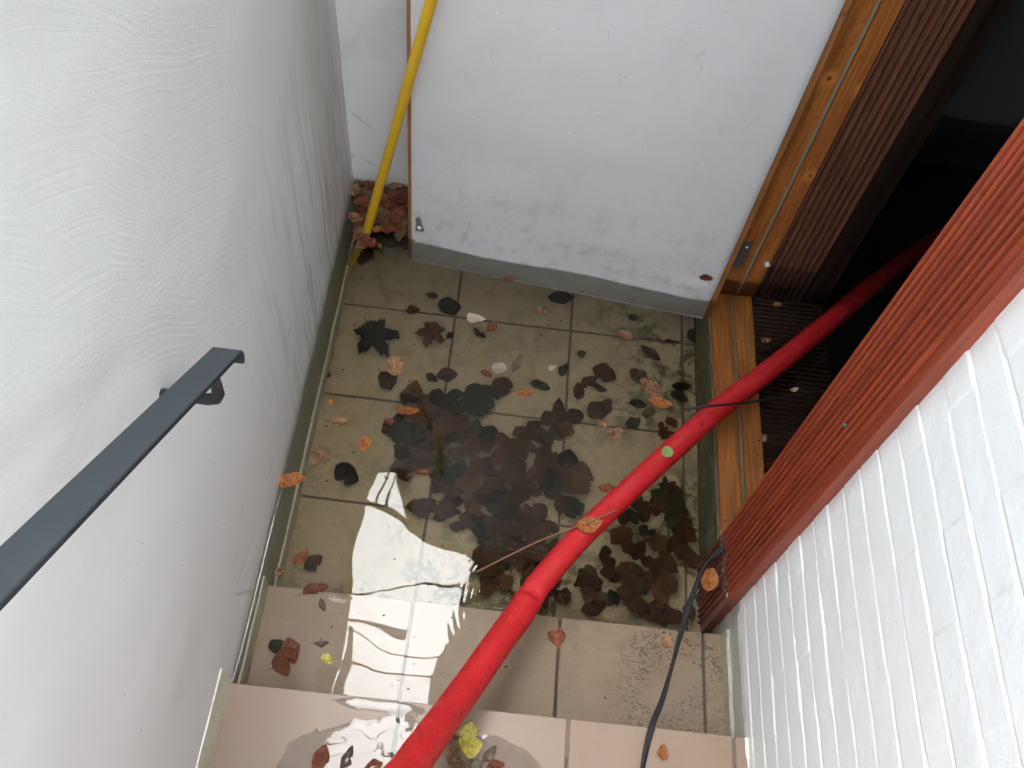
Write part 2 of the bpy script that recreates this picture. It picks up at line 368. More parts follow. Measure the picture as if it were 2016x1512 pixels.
def m_sheet():
    n = NT('white_painted_sheet_metal'); v = n.co()
    base = n.mix(n.noise(v, 3.2, 4), (0.60, 0.605, 0.61), (0.68, 0.68, 0.68))
    sc = n.ramp(n.noise(n.co(scale=(1, 1, 0.35), rot=(0, R(20), 0)), 28, 6, 0.7, 0.4), [(0.62, 0), (0.68, 1)])
    base = n.mix(n.math('MULTIPLY', n.math('MULTIPLY', sc, n.ramp(n.noise(v, 3.5, 2), [(0.45, 0), (0.6, 1)])), 0.45), base, (0.36, 0.37, 0.38))
    spk = n.ramp(n.noise(v, 70, 2), [(0.755, 0), (0.775, 1)])
    base = n.mix(n.math('MULTIPLY', spk, 0.8), base, (0.07, 0.05, 0.04))
    wht = n.ramp(n.noise(v, 90, 1), [(0.77, 0), (0.79, 1)])
    sp = n.xyz(v)
    lo = n.math('MULTIPLY', n.ramp(n.noise(v, 17, 6, 0.65), [(0.50, 0), (0.66, 1)]), n.ramp(sp[2], [(0.14, 1), (0.50, 0.12)]))
    base = n.mix(n.math('MULTIPLY', lo, 0.42), base, (0.30, 0.29, 0.27))
    slime = n.ramp(n.math('ADD', sp[2], n.math('MULTIPLY', n.noise(v, 14, 4), 0.012)), [(0.112, 0.55), (0.128, 0.0)])
    base = n.mix(slime, base, (0.27, 0.26, 0.20))
    base = n.mix(wht, base, (0.9, 0.9, 0.9))
    nb = n.bump(n.math('ADD', n.noise(v, 5, 3), n.math('MULTIPLY', n.noise(v, 170, 3), 0.06)), 0.45, 0.012)
    return n.bsdf(base, 0.42, nb, 0.45)
SHEET = m_sheet()
STEEL = mat('dull_steel', color=(0.20, 0.19, 0.18), rough=0.45, metal=0.6)
WHITEP = mat('white_plastic', color=(0.8, 0.8, 0.78), rough=0.35)
def m_rail():
    n = NT('anthracite_rail_paint'); v = n.co()
    base = n.mix(n.noise(v, 18, 5), (0.024, 0.031, 0.037), (0.032, 0.040, 0.047))
    wear = n.math('MULTIPLY', n.ramp(n.noise(v, 45, 5, 0.6), [(0.5, 0), (0.64, 1)]), n.ramp(n.xyz(v)[1], [(0.33, 0), (0.42, 1)]))
    base = n.mix(n.math('MULTIPLY', wear, 0.7), base, (0.16, 0.14, 0.12))
    return n.bsdf(base, 0.5, n.bump(n.noise(v, 90, 3), 0.15, 0.001), 0.35)
RAIL = m_rail(); IRON = mat('black_iron', color=(0.02, 0.022, 0.025), rough=0.4)
def m_pole():
    n = NT('yellow_pole_paint'); v = n.co()
    base = n.mix(n.noise(v, 20, 5), (0.62, 0.36, 0.012), (0.70, 0.43, 0.02))
    base = n.mix(n.math('MULTIPLY', n.ramp(n.noise(v, 60, 5, 0.7), [(0.62, 0), (0.68, 1)]), 0.6), base, (0.22, 0.14, 0.03))
    return n.bsdf(base, 0.35, n.bump(n.noise(v, 100, 3), 0.1, 0.001), 0.5)
POLE = m_pole()
def m_hose():
    n = NT('red_woven_hose'); uv = n.co('UV')
    s = n.xyz(uv)
    # UV x runs along the hose in metres, UV y round it 0..1
    a = n.math('SINE', n.math('MULTIPLY', n.math('ADD', s[0], n.math('MULTIPLY', s[1], 0.03)), 1750.0))
    b = n.math('SINE', n.math('MULTIPLY', s[1], 330.0))
    wv = n.math('MULTIPLY', n.math('ADD', a, n.math('MULTIPLY', b, 0.6)), 0.5)
    o = n.co()
    base = n.mix(n.noise(o, 9, 4), (0.40, 0.008, 0.012), (0.54, 0.018, 0.020))
    base = n.mix(n.ramp(n.math('ADD', n.math('MULTIPLY', wv, 0.5), 0.5), [(0.15, 0.65), (0.65, 0.0)]), base, (0.26, 0.008, 0.010))
    dirt = n.math('MULTIPLY', n.ramp(n.noise(o, 75, 4, 0.6), [(0.60, 0), (0.64, 1)]), n.ramp(n.noise(o, 9, 2), [(0.45, 0.1), (0.58, 1)]))
    base = n.mix(n.math('MULTIPLY', dirt, 0.9), base, (0.14, 0.012, 0.012))
    wetp = n.ramp(n.noise(o, 26, 4), [(0.46, 0.40), (0.58, 0.75)])
    return n.bsdf(base, wetp, n.bump(wv, 0.5, 0.0012), 0.28)
HOSE = m_hose()
CABLE = mat('black_cable_rubber', color=(0.010, 0.010, 0.011), rough=0.5, spec=0.3)
TWIG = mat('twig_bark', color=(0.16, 0.075, 0.04), rough=0.7)
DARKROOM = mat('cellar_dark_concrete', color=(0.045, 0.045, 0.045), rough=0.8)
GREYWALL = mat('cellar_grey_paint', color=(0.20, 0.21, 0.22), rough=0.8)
SOFFIT = m_wood('brown_soffit_board', (0.05, 0.03, 0.02), (0.08, 0.05, 0.03), (0.03, 0.02, 0.012), rough=0.7, knots=False)
SOIL = mat('garden_soil', color=(0.08, 0.06, 0.04), rough=0.95)

def m_slime():
    n = NT('slimy_mortar'); v = n.co()
    base = n.mix(n.ramp(n.noise(v, 30, 6, 0.65), [(0.4, 0), (0.62, 1)]), (0.15, 0.15, 0.09), (0.30, 0.28, 0.19))
    return n.bsdf(base, 0.8, n.bump(n.noise(v, 60, 5), 0.5, 0.003))
SLIME = m_slime()
L_ORANGE = m_leaf('orange_beech_leaf', (0.22, 0.072, 0.014), (0.33, 0.118, 0.028), (0.13, 0.04, 0.012), blotch=(0.11, 0.03, 0.010))
L_RUST = m_leaf('rust_brown_leaf', (0.11, 0.028, 0.010), (0.17, 0.048, 0.016), (0.06, 0.018, 0.008), blotch=(0.05, 0.014, 0.008))
L_CRINK = m_leaf('crinkled_tan_leaf', (0.14, 0.068, 0.030), (0.29, 0.155, 0.075), (0.10, 0.045, 0.02), blotch=(0.055, 0.024, 0.012))
L_PALE = m_leaf('pale_bleached_leaf', (0.24, 0.185, 0.135), (0.33, 0.265, 0.205), (0.36, 0.25, 0.18))
L_YELLOW = m_leaf('yellow_green_leaf', (0.34, 0.28, 0.045), (0.42, 0.36, 0.08), (0.30, 0.28, 0.05), blotch=(0.22, 0.15, 0.03), rough=0.3)
L_GREEN = m_leaf('green_leaf', (0.16, 0.24, 0.08), (0.24, 0.32, 0.12), (0.10, 0.16, 0.05), rough=0.4)
L_DARK = m_leaf('dark_wet_leaf', (0.045, 0.028, 0.018), (0.085, 0.055, 0.035), (0.16, 0.12, 0.08), rough=0.25)
L_SUNK = m_leaf('sunken_brown_leaf', (0.055, 0.028, 0.016), (0.082, 0.042, 0.023), (0.030, 0.017, 0.011), rough=0.8, spec=0.1, vary=0.28)
L_SUNK2 = m_leaf('sunken_umber_leaf', (0.078, 0.036, 0.019), (0.11, 0.054, 0.028), (0.035, 0.017, 0.010), rough=0.8, spec=0.1, vary=0.3)
L_BLACK = m_leaf('sunken_black_leaf', (0.016, 0.017, 0.014), (0.025, 0.025, 0.018), (0.012, 0.012, 0.010), rough=0.8, spec=0.1)
L_SUNKRED = m_leaf('sunken_red_leaf', (0.072, 0.026, 0.016), (0.10, 0.038, 0.02), (0.05, 0.02, 0.012), rough=0.8, spec=0.1)
L_SUNKGREEN = m_leaf('sunken_olive_leaf', (0.032, 0.034, 0.018), (0.046, 0.044, 0.022), (0.025, 0.03, 0.016), rough=0.8, spec=0.1)
L_SUNKTAN = m_leaf('sunken_tan_leaf', (0.10, 0.062, 0.033), (0.14, 0.085, 0.045), (0.09, 0.05, 0.025), rough=0.8, spec=0.1)

# ------------------------------------------------------------------ water
def m_water():
    n = NT('flood_water'); v = n.co()
    g = n.n("ShaderNodeBsdfGlass"); g.inputs['IOR'].default_value = 1.333; g.inputs['Roughness'].default_value = 0.0
    g.inputs['Color'].default_value = (1, 1, 1, 1)
    h = n.math('MULTIPLY', n.noise(v, 5.0, 1, 0.35), 1.0)
    h = n.math('ADD', h, n.math('MULTIPLY', n.noise(v, 22, 1, 0.4, 0.4), 0.018))
    # rings spreading from where the hose enters the water
    c = on_plane(1040, 1195)
    vr = n.co(loc=(-c.x, -c.y, 0)); le = n.n("ShaderNodeVectorMath", operation='LENGTH'); n.l(vr, le.inputs[0])
    rs = n.math('SINE', n.math('MULTIPLY', n.math('ADD', le.outputs['Value'], n.math('MULTIPLY', n.noise(v, 12, 2), 0.02)), 420.0))
    fall = n.ramp(le.outputs['Value'], [(0.03, 1), (0.19, 0)])
    h = n.math('ADD', h, n.math('MULTIPLY', n.math('MULTIPLY', rs, n.math('MULTIPLY', fall, n.ramp(n.noise(v, 14, 2), [(0.40, 0.0), (0.60, 1.0)]))), 0.045))
    n.l(n.bump(h, 1.0, 0.0030), g.inputs['Normal'])
    n.l(g.outputs[0], n.out.inputs['Surface'])
    va = n.n("ShaderNodeVolumeAbsorption"); va.inputs['Color'].default_value = (0.55, 0.42, 0.02, 1); va.inputs['Density'].default_value = 0.78
    vs_ = n.n("ShaderNodeVolumeScatter"); vs_.inputs['Color'].default_value = (0.66, 0.53, 0.33, 1); vs_.inputs['Density'].default_value = 0.42; vs_.inputs['Anisotropy'].default_value = 0.4
    ad = n.n("ShaderNodeAddShader"); n.l(va.outputs[0], ad.inputs[0]); n.l(vs_.outputs[0], ad.inputs[1]); n.l(ad.outputs[0], n.out.inputs['Volume'])
    return n.m
WATER = m_water()
def build_water():
    X0, X1, Y0, Y1, ZB = -0.03, 3.9, -0.20, 2.9, -0.75
    men = [0, 0.0015, 0.003, 0.0045, 0.006, 0.009, 0.013, 0.02, 0.04]
    xs = [X0, -0.01] + men + list(np.arange(0.1, 0.95, 0.05)) + [1 - m for m in men[::-1]] + [1.01, 1.3, 2, X1]
    xs = sorted(set(round(float(x), 5) for x in xs)); ys = [Y0] + list(np.arange(0, 1.3, 0.05)) + [1.34 - m for m in men[::-1]] + [1.36, 2, Y1]
    ys = sorted(set(round(float(y), 5) for y in ys))
    xs = sorted(set(xs + [round(0.950 + 0.002 * i, 5) for i in range(18)])); ys = sorted(set(ys + [round(0.272 + 0.0025 * i, 5) for i in range(66)]))
    def z(x, y):
        if 0.276 < y < 0.432 and 0.93 < x < 0.99:      # water climbing the reeds of the casing
            t = ((y - 0.292) / 0.0142) % 1.0; face = 0.980 - (0.0075 * max(0.0, math.sin(math.pi * min(max((t - 0.1) / 0.8, 0), 1))) ** 0.55 if y > 0.292 else 0.0)
            return 0.006 * math.exp(-max(face - x, 0) / 0.0035)
        r = 0.0035 * math.exp(-max(x, 0) / 0.0035) if x > -0.02 and y > 0.0 else 0
        if y < 0.272 and x < 1.05: r = max(r, 0.0035 * math.exp(-max(1 - x, 0) / 0.0035))
        if x < 1.0 and y < 1.35: r = max(r, 0.0035 * math.exp(-max(1.34 - y, 0) / 0.0035))
        return r if y > -0.001 else 0
    vs = [(x, y, z(x, y)) for y in ys for x in xs]; nx, ny = len(xs), len(ys); fs = []
    for j in range(ny - 1):
        for i in range(nx - 1): fs.append((j * nx + i, j * nx + i + 1, (j + 1) * nx + i + 1, (j + 1) * nx + i))
    per = [i for i in range(nx)] + [j * nx + nx - 1 for j in range(1, ny)] + [(ny - 1) * nx + i for i in range(nx - 2, -1, -1)] + [j * nx for j in range(ny - 2, 0, -1)]
    b0 = len(vs); vs += [(vs[i][0], vs[i][1], ZB) for i in per]; k = len(per)
    for q in range(k): fs.append((per[(q + 1) % k], per[q], b0 + q, b0 + (q + 1) % k))
    fs.append(tuple(b0 + q for q in range(k))[::-1])
    o = link('water', mesh('water', vs, fs), WATER, None, True)
    for p in o.data.polygons:
        if abs(p.normal.z) < 0.5 or p.center.z < -0.3: p.use_smooth = False
    tag(o, kind='structure')
build_water()

# ------------------------------------------------------------------ tiled landing and steps
TZ0, TZ1, FZ = 0.006, -0.16, -0.32
def tiles(mb, xe, ye, z, g=0.0065, th=0.012):
    """tiles between the joint lines xe and ye, one bevelled slab each, over a bed of grout"""
    mb.box((xe[0] + .001, ye[0] + .001, z - th - 0.01), (xe[-1] - .001, ye[-1] - .004, z - 0.0035), 1)
    for i in range(len(xe) - 1):
        for j in range(len(ye) - 1):
            a = xe[i] + (g / 2 if i else 0.0005); b = xe[i + 1] - (g / 2 if i < len(xe) - 2 else 0.0005)
            c = ye[j] + (g / 2 if j else 0.0005); d = ye[j + 1] - (g / 2 if j < len(ye) - 2 else 0.0)
            t = random.uniform(-.0006, .0006)
            mb.box((a, c, z - th), (b, d, z + t), 0, 0.0012)
XE = [0.002, 0.315, 0.636, 0.947, 0.998]
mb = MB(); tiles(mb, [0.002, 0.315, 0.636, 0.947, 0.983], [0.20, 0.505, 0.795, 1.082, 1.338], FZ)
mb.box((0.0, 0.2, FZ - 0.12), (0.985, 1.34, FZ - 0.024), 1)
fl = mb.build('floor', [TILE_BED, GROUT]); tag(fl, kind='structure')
st = empty('staircase', (0.5, -0.5, -0.32), 'straight flight of pink tiled steps going down into the brown water', 'stairs')
def step(x_edges, y0, y1, z, m, zb):
    mb = MB(); tiles(mb, x_edges, [y0, y1], z)
    mb.box((0.001, y0, zb), (0.999, y1 - 0.012, z - 0.0225), 1)
    o = mb.build('step', [m, GROUT]); recenter(o, (0.5, y1, z)); o.parent = st; o.matrix_parent_inverse = Matrix.Translation(-st.location)
    return o
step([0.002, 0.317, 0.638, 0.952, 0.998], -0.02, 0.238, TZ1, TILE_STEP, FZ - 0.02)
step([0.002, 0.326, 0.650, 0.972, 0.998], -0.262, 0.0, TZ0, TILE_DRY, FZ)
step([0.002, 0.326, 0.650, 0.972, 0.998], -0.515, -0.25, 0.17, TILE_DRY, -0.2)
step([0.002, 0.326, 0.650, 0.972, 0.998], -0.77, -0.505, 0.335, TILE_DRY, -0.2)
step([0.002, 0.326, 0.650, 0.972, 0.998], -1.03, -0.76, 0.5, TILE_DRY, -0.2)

# ------------------------------------------------------------------ left plaster wall
LW = empty('plaster_wall', (-0.1, 0.3, -0.4), 'tall rough white plaster wall with brush strokes, carrying the dark handrail', 'wall')
nu, nv = 180, 190
H = fbm((nv + 1, nu + 1), 34, 4, 11) * 0.006
Z = np.linspace(-0.42, 1.46, nv + 1)[:, None]; Y = np.linspace(-1.4, 1.36, nu + 1)[None, :]
H = H * np.clip((Z - 0.02) / 0.25, 0.12, 1)
H += -0.012 * np.clip((Y - 0.9) / 0.45, 0, 1) ** 2 * np.clip(Z / 0.8, 0, 1.4) * 1.0      # the wall leans back near its far corner
o = hfield('wall_face', (0, -1.4, -0.42), (0, 2.76, 0), (0, 0, 1.88), nu, nv, H, (1, 0, 0), PLASTER)
o.parent = LW; o.matrix_parent_inverse = Matrix.Translation(-LW.location)
mb = MB(); mb.box((-0.30, -1.4, -0.42), (-0.02, 1.6, 1.445)); mb.box((-0.32, -1.4, 1.445), (0.012, 1.6, 1.475))
o = mb.build('wall_core', mat('wall_coping_plaster', color=(0.5, 0.5, 0.48), rough=0.8)); o.parent = LW; o.matrix_parent_inverse = Matrix.Translation(-LW.location)
# skirting bands of cream paint that follow the steps
def band(name, x0, x1, y0, y1, z0, h, side, parent):
    n = max(4, int((y1 - y0) / 0.012)); vs = []; fs = []
    for i in range(n + 1):
        y = y0 + (y1 - y0) * i / n
        t = z0 + h + 0.004 * mnoise.noise(Vector((y * 30, z0 * 9, side * 3)))
        c = 0.0008 * mnoise.noise(Vector((y * 45, z0 * 9, 2)))
        xo = x1 + side * c
        vs += [(x0, y, z0), (xo, y, z0), (xo - side * 0.001, y, t - 0.004), (x0, y, t)]
    for i in range(n):
        a = i * 4
        for q in ((0, 1, 5, 4), (1, 2, 6, 5), (2, 3, 7, 6)): fs.append(tuple(a + k for k in q))
    fs += [(0, 3, 2, 1), (n * 4, n * 4 + 1, n * 4 + 2, n * 4 + 3)]
    o = link(name, mesh(name, vs, fs), CREAM); bm = bmesh.new(); bm.from_mesh(o.data); bmesh.ops.recalc_face_normals(bm, faces=bm.faces); bm.to_mesh(o.data); bm.free()
    o.parent = parent; o.matrix_parent_inverse = Matrix.Translation(-parent.location)
    return o
band('skirting', -0.01, 0.0045, -0.25, 0.0, TZ0 - 0.008, 0.112, 1, LW)
band('skirting', -0.01, 0.0055, 0.0, 0.238, TZ1 - 0.006, 0.088, 1, LW)
band('skirting', -0.01, 0.0065, 0.238, 1.338, FZ - 0.006, 0.075, 1, LW)
band('skirting', -0.01, 0.0045, -0.5, -0.25, 0.163, 0.112, 1, LW)

# ------------------------------------------------------------------ rear plaster wall
RW = empty('rear_wall', (0.45, 1.45, -0.4), 'white plaster wall across the far end behind the open door', 'wall')
nu, nv = 70, 120
H = fbm((nv + 1, nu + 1), 22, 4, 5) * 0.004
o = hfield('wall_face', (-0.03, 1.34, -0.42), (1.14, 0, 0), (0, 0, 2.07), nu, nv, H, (0, -1, 0), PLASTER)
o.parent = RW; o.matrix_parent_inverse = Matrix.Translation(-RW.location)
mb = MB(); mb.box((-0.03, 1.36, -0.42), (1.11, 1.55, 1.64)); o = mb.build('wall_core', PLASTER); o.parent = RW; o.matrix_parent_inverse = Matrix.Translation(-RW.location)

# ------------------------------------------------------------------ right wall of painted bricks
BW = empty('brick_wall', (1.1, -0.3, -0.4), 'white painted brick wall with raised bed joints on the right', 'wall')
y0, y1, z0, z1 = -1.0, 0.2745, -0.36, 1.16
nu, nv = 420, 500
yy = np.linspace(y0, y1, nu + 1)[None, :] + np.zeros((nv + 1, 1)); zz = np.linspace(z0, z1, nv + 1)[:, None] + np.zeros((1, nu + 1))
wob = fbm((nv + 1, nu + 1), 60, 2, 21) * 0.0035
pitch = 0.0645; rowf = (zz + 0.031 + wob) / pitch; row = np.floor(rowf).astype(int); fz = (rowf - row) * pitch
offs = {r: (0.085 if r % 2 else -0.035) + random.uniform(-.02, .02) for r in range(-10, 40)}
of = np.vectorize(lambda r: offs[int(r)])(row)
fy = np.mod(yy - of + wob * 1.6, 0.245)
prnd = {r: random.uniform(0.7, 1.3) for r in range(-10, 40)}
pf = np.vectorize(lambda r: prnd[int(r)])(row)
fz0 = fz; gz = np.minimum(fz, pitch - fz); gy = np.minimum(fy, 0.245 - fy)
jn = 0.0022 + 0.0014 * fbm((nv + 1, nu + 1), 30, 3, 8)
bed = np.clip((jn * 1.15 - gz) / 0.0022, 0, 1); hed = np.clip((jn * 1.1 - gy) / 0.004, 0, 1) * 0.42
fade = np.clip(0.55 + 1.5 * fbm((nv + 1, nu + 1), 46, 3, 33), 0.0, 1.2)
brk = np.sin(row * 12.9 + np.floor((yy - of) / 0.245) * 78.2) * 0.0007; tilt = brk + (fz / pitch - 0.5) * 0.0008 * (pf - 0.2)
H = -0.0032 * np.maximum(bed * (0.48 + 0.70 * fade), hed * (0.4 + 0.6 * fade)) + tilt + fbm((nv + 1, nu + 1), 14, 4, 3) * 0.0009 + fbm((nv + 1, nu + 1), 90, 2, 4) * 0.0011
o = hfield('wall_face', (1.0, y0, z0), (0, y1 - y0, 0), (0, 0, z1 - z0), nu, nv, H, (-1, 0, 0), BRICK, flip=True)
o.parent = BW; o.matrix_parent_inverse = Matrix.Translation(-BW.location)
mb = MB(); mb.box((1.012, -1.5, -0.42), (1.24, 0.27, 2.4)); mb.box((1.0, -1.5, 1.16), (1.012, 0.27, 2.4)); mb.box((1.0, -1.5, -0.36), (1.012, -1.0, 1.16))
mb.box((1.0, 0.27, 2.0), (1.24, 1.6, 2.4)); mb.box((1.02, 1.16, -0.42), (1.10, 1.6, 2.0)); mb.box((1.10, 1.20, -0.42), (1.24, 1.6, 2.0)); mb.box((1.012, 0.27, -0.42), (1.24, 0.40, 2.0))
o = mb.build('wall_core', BRICK); o.parent = BW; o.matrix_parent_inverse = Matrix.Translation(-BW.location)
band('skirting', 1.01, 0.9935, -0.25, 0.0, TZ0 - 0.008, 0.012, -1, BW)
band('skirting', 1.01, 0.992, 0.0, 0.238, TZ1 - 0.006, 0.06, -1, BW)

# ------------------------------------------------------------------ door frame: fluted casing, pine jamb, fluted lining, sill
DF = empty('door_frame', (1.05, 0.79, -0.32), 'wooden door frame with red fluted casing, pine jamb and wet pine sill', 'door frame')
def dfp(mb, name, mats, smooth=False, parent=None):
    o = mb.build(name, mats, None, smooth); p = parent or DF
    o.parent = p
    o.matrix_parent_inverse = Matrix.Translation(-DF.location)
    return o
def flutes(a, b, n, depth, base, closed, seg=5, margin=0.0):
    """profile (along, height) of n round reeds between a and b"""
    pts = []; w = (b - a) / n
    for i in range(n):
        for k in range(seg + 1):
            t = k / seg; x = a + w * (i + 0.10 + 0.80 * t)
            pts.append((x, base + depth * math.sin(math.pi * t) ** 0.55))
        pts.append((a + w * (i + 1), base - depth * 0.25))
    return pts
# near casing: reeds face the well (-x); its smooth edge faces the camera
ys = flutes(0.292, 0.434, 10, 0.0075, 0.976, False)
prof = [(1.0, 0.2745), (0.9785, 0.2745), (0.978, 0.277), (0.978, 0.291)] + [(2 * 0.9785 - h - 0.001, y) for y, h in ys] + [(1.0, 0.434), (1.012, 0.434), (1.012, 0.2745)]
mb = MB(); mb.prism(prof[::-1], -0.32, 2.0); casing = dfp(mb, 'casing', RED_RIB)
casing['label'] = 'red glazed fluted board beside the white bricks'
mb = MB(); mb.tube([(0.969, 0.335, 0.64), (0.975, 0.335, 0.64)], 0.0035, 8); dfp(mb, 'screw', STEEL)
# lining on the near side of the opening
mb = MB(); mb.box((1.012, 0.400, -0.32), (1.24, 0.432, 2.0)); dfp(mb, 'lining', BROWN_RIB)
# far jamb in two pine members with a rubber seal
mb = MB(); mb.box((1.000, 1.147, -0.32), (1.052, 1.20, 2.0)); dfp(mb, 'jamb', PINE)
mb = MB(); mb.box((1.052, 1.153, -0.32), (1.102, 1.20, 2.0)); mb.box((1.0625, 1.147, -0.32), (1.102, 1.153, 2.0)); dfp(mb, 'jamb', PINE)
mb = MB(); mb.tube([(1.0572, 1.150, z) for z in np.linspace(-0.083, 2.0, 40)], 0.0045, 10); dfp(mb, 'seal', SEAL, True)
rb = flutes(1.104, 1.236, 8, 0.006, 0.0, False)
prof = [(x, 1.158 - h) for x, h in rb] + [(1.236, 1.20), (1.104, 1.20)]
mb = MB(); mb.prism(prof, -0.32, 2.0); lin = dfp(mb, 'lining', BROWN_RIB); lin['label'] = 'dark brown fluted lining with a soaked lower end'
mb = MB(); mb.box((1.236, 1.150, -0.32), (1.262, 1.20, 2.0)); mb.box((1.262, 1.165, -0.32), (1.30, 1.22, 2.0)); dfp(mb, 'inner_trim', DARKTRIM)
# sill
mb = MB(); mb.box((0.986, 0.434, -0.105), (1.040, 1.147, -0.084), 0, 0.003); sl = dfp(mb, 'sill', PINE_SILL)
mb = MB(); mb.box((0.983, 0.434, -0.33), (1.038, 1.147, -0.1055)); dfp(mb, 'sill_base', SLIME)
mb = MB(); mb.box((1.048, 0.434, -0.32), (1.098, 1.147, -0.083), 0, 0.003); mb.box((1.040, 0.434, -0.32), (1.048, 1.147, -0.092)); dfp(mb, 'sill', PINE_SILL)
mb = MB(); mb.tube([(1.044, y, -0.0865) for y in np.linspace(0.434, 1.146, 20)], 0.0035, 8); dfp(mb, 'seal', SEAL, True)
rb = flutes(0.434, 1.158, 52, 0.0035, -0.098, False, 3)
mb = MB(); n = len(mb.v)
prof = rb; k = len(prof)
for x in (1.098, 1.292):
    for y, h in prof: mb.v.append((x, y, h))
for i in range(k - 1): mb.f.append((i, k + i, k + i + 1, i + 1)); mb.m.append(0)
mb.box((1.0985, 0.434, -0.32), (1.2915, 1.158, -0.101))
dfp(mb, 'sill_board', DARK_RIB)
# hinge plate with screws, white cap
hp = MB(); hp.box((1.008, 1.1425, 0.055), (1.036, 1.1475, 0.155)); hinge = dfp(hp, 'hinge', STEEL)
for z in (0.072, 0.092, 0.115, 0.138):
    mb = MB(); mb.tube([(1.024, 1.1425, z), (1.024, 1.1405, z)], 0.0035, 8); s = mb.build('screw', WHITEP if z == 0.138 else STEEL, hinge, True)
mb = MB(); mb.tube([(1.094, 1.148, 0.083), (1.094, 1.140, 0.083), (1.094, 1.1385, 0.083)], [0.0075, 0.0075, 0.006], 16); dfp(mb, 'cap', WHITEP, True)

# ------------------------------------------------------------------ the open door leaf
hx, hy = 0.968, 1.070; lx, ly = 0.184, 1.147
ang = math.atan2(ly - hy, lx - hx)                      # along the leaf from hinge to free edge
DR = empty('cellar_door', (hx, hy, -0.115), 'open cellar door clad in white sheet metal with pine edges', 'door', rz=ang)
LEN = math.hypot(lx - hx, ly - hy)
# local x: towards the free edge, local -y... the face looks towards the camera (+y local is towards the camera when ang ~ 174 deg)
nu, nv = 110, 150; HT = 2.0
U = np.linspace(0, 1, nu + 1)[None, :]; V = np.linspace(0, 1, nv + 1)[:, None]
H = fbm((nv + 1, nu + 1), 40, 3, 44) * 0.0022
H += 0.0065 * np.sin(U * math.pi * 3.1 + 0.6) * np.clip(1 - V * HT / 0.45, 0, 1) * np.clip(V * HT / 0.06, 0.1, 1) + fbm((nv + 1, nu + 1), 16, 3, 91) * 0.0028
H += 0.0030 * np.exp(-((V * HT - 0.16) / 0.03) ** 2) * np.exp(-((U - 0.06) / 0.06) ** 2) - 0.003 * np.exp(-((V * HT - 0.21) / 0.03) ** 2) * np.exp(-((U - 0.05) / 0.05) ** 2)
edge = np.minimum(np.minimum(U, 1 - U) * LEN, np.minimum(V, 1 - V) * HT)
H = H * np.clip(edge / 0.02, 0, 1) - 0.003 * np.clip(1 - edge / 0.006, 0, 1) ** 2
o = hfield('sheet_cladding', (0, 0.0, 0.0), (LEN, 0, 0), (0, 0, HT), nu, nv, H, (0, 1, 0), SHEET, DR, flip=True)
o['label'] = 'dull white sheet metal facing with specks and dents'
mb = MB(); mb.box((0.002, -0.006, 0.0), (LEN - 0.002, -0.0035, HT)); mb.box((0.0, -0.0035, -0.001), (LEN, 0.0005, 0.0005)); mb.build('sheet_backing', SHEET, DR)
mb = MB(); mb.box((-0.014, -0.040, 0.001), (LEN + 0.009, -0.006, HT)); mb.build('wooden_core', PINE_EDGE, DR)
# keeper plate near the free corner
mb = MB()
def lp(u, z): return (LEN - u, z)
prof = [(LEN - 0.034, 0.168), (LEN - 0.012, 0.166), (LEN - 0.014, 0.196), (LEN - 0.012, 0.206), (LEN - 0.018, 0.214), (LEN - 0.025, 0.208), (LEN - 0.028, 0.19)]
n0 = len(mb.v); k = len(prof)
for y in (0.0, 0.006):
    for (u, z) in prof: mb.v.append((u, y, z))
for i in range(k): mb.f.append((i, (i + 1) % k, k + (i + 1) % k, k + i)); mb.m.append(0)
mb.f.append(tuple(range(k, 2 * k))); mb.m.append(0)
kp = mb.build('keeper_plate', mat('dirty_zinc', color=(0.20, 0.21, 0.20), rough=0.4, metal=0.3), DR)
mb = MB(); mb.tube([(LEN - 0.022, 0.006, 0.180), (LEN - 0.022, 0.0095, 0.180)], [0.006, 0.0045], 12); mb.build('screw', WHITEP, kp, True)

# ------------------------------------------------------------------ cellar room behind the doorway
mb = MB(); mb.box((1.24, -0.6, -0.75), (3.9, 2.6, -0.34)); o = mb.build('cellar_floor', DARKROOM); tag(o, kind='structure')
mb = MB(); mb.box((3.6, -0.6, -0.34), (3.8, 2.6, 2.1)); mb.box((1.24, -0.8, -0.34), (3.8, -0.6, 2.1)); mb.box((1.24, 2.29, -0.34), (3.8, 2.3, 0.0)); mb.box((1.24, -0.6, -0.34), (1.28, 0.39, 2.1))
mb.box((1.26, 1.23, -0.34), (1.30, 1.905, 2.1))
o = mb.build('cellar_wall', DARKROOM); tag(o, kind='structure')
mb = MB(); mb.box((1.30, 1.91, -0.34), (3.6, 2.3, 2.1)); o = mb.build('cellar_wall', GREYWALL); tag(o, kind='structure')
mb = MB(); mb.box((1.24, -0.8, 2.1), (3.8, 2.3, 2.2)); o = mb.build('cellar_ceiling', DARKROOM); tag(o, kind='structure')

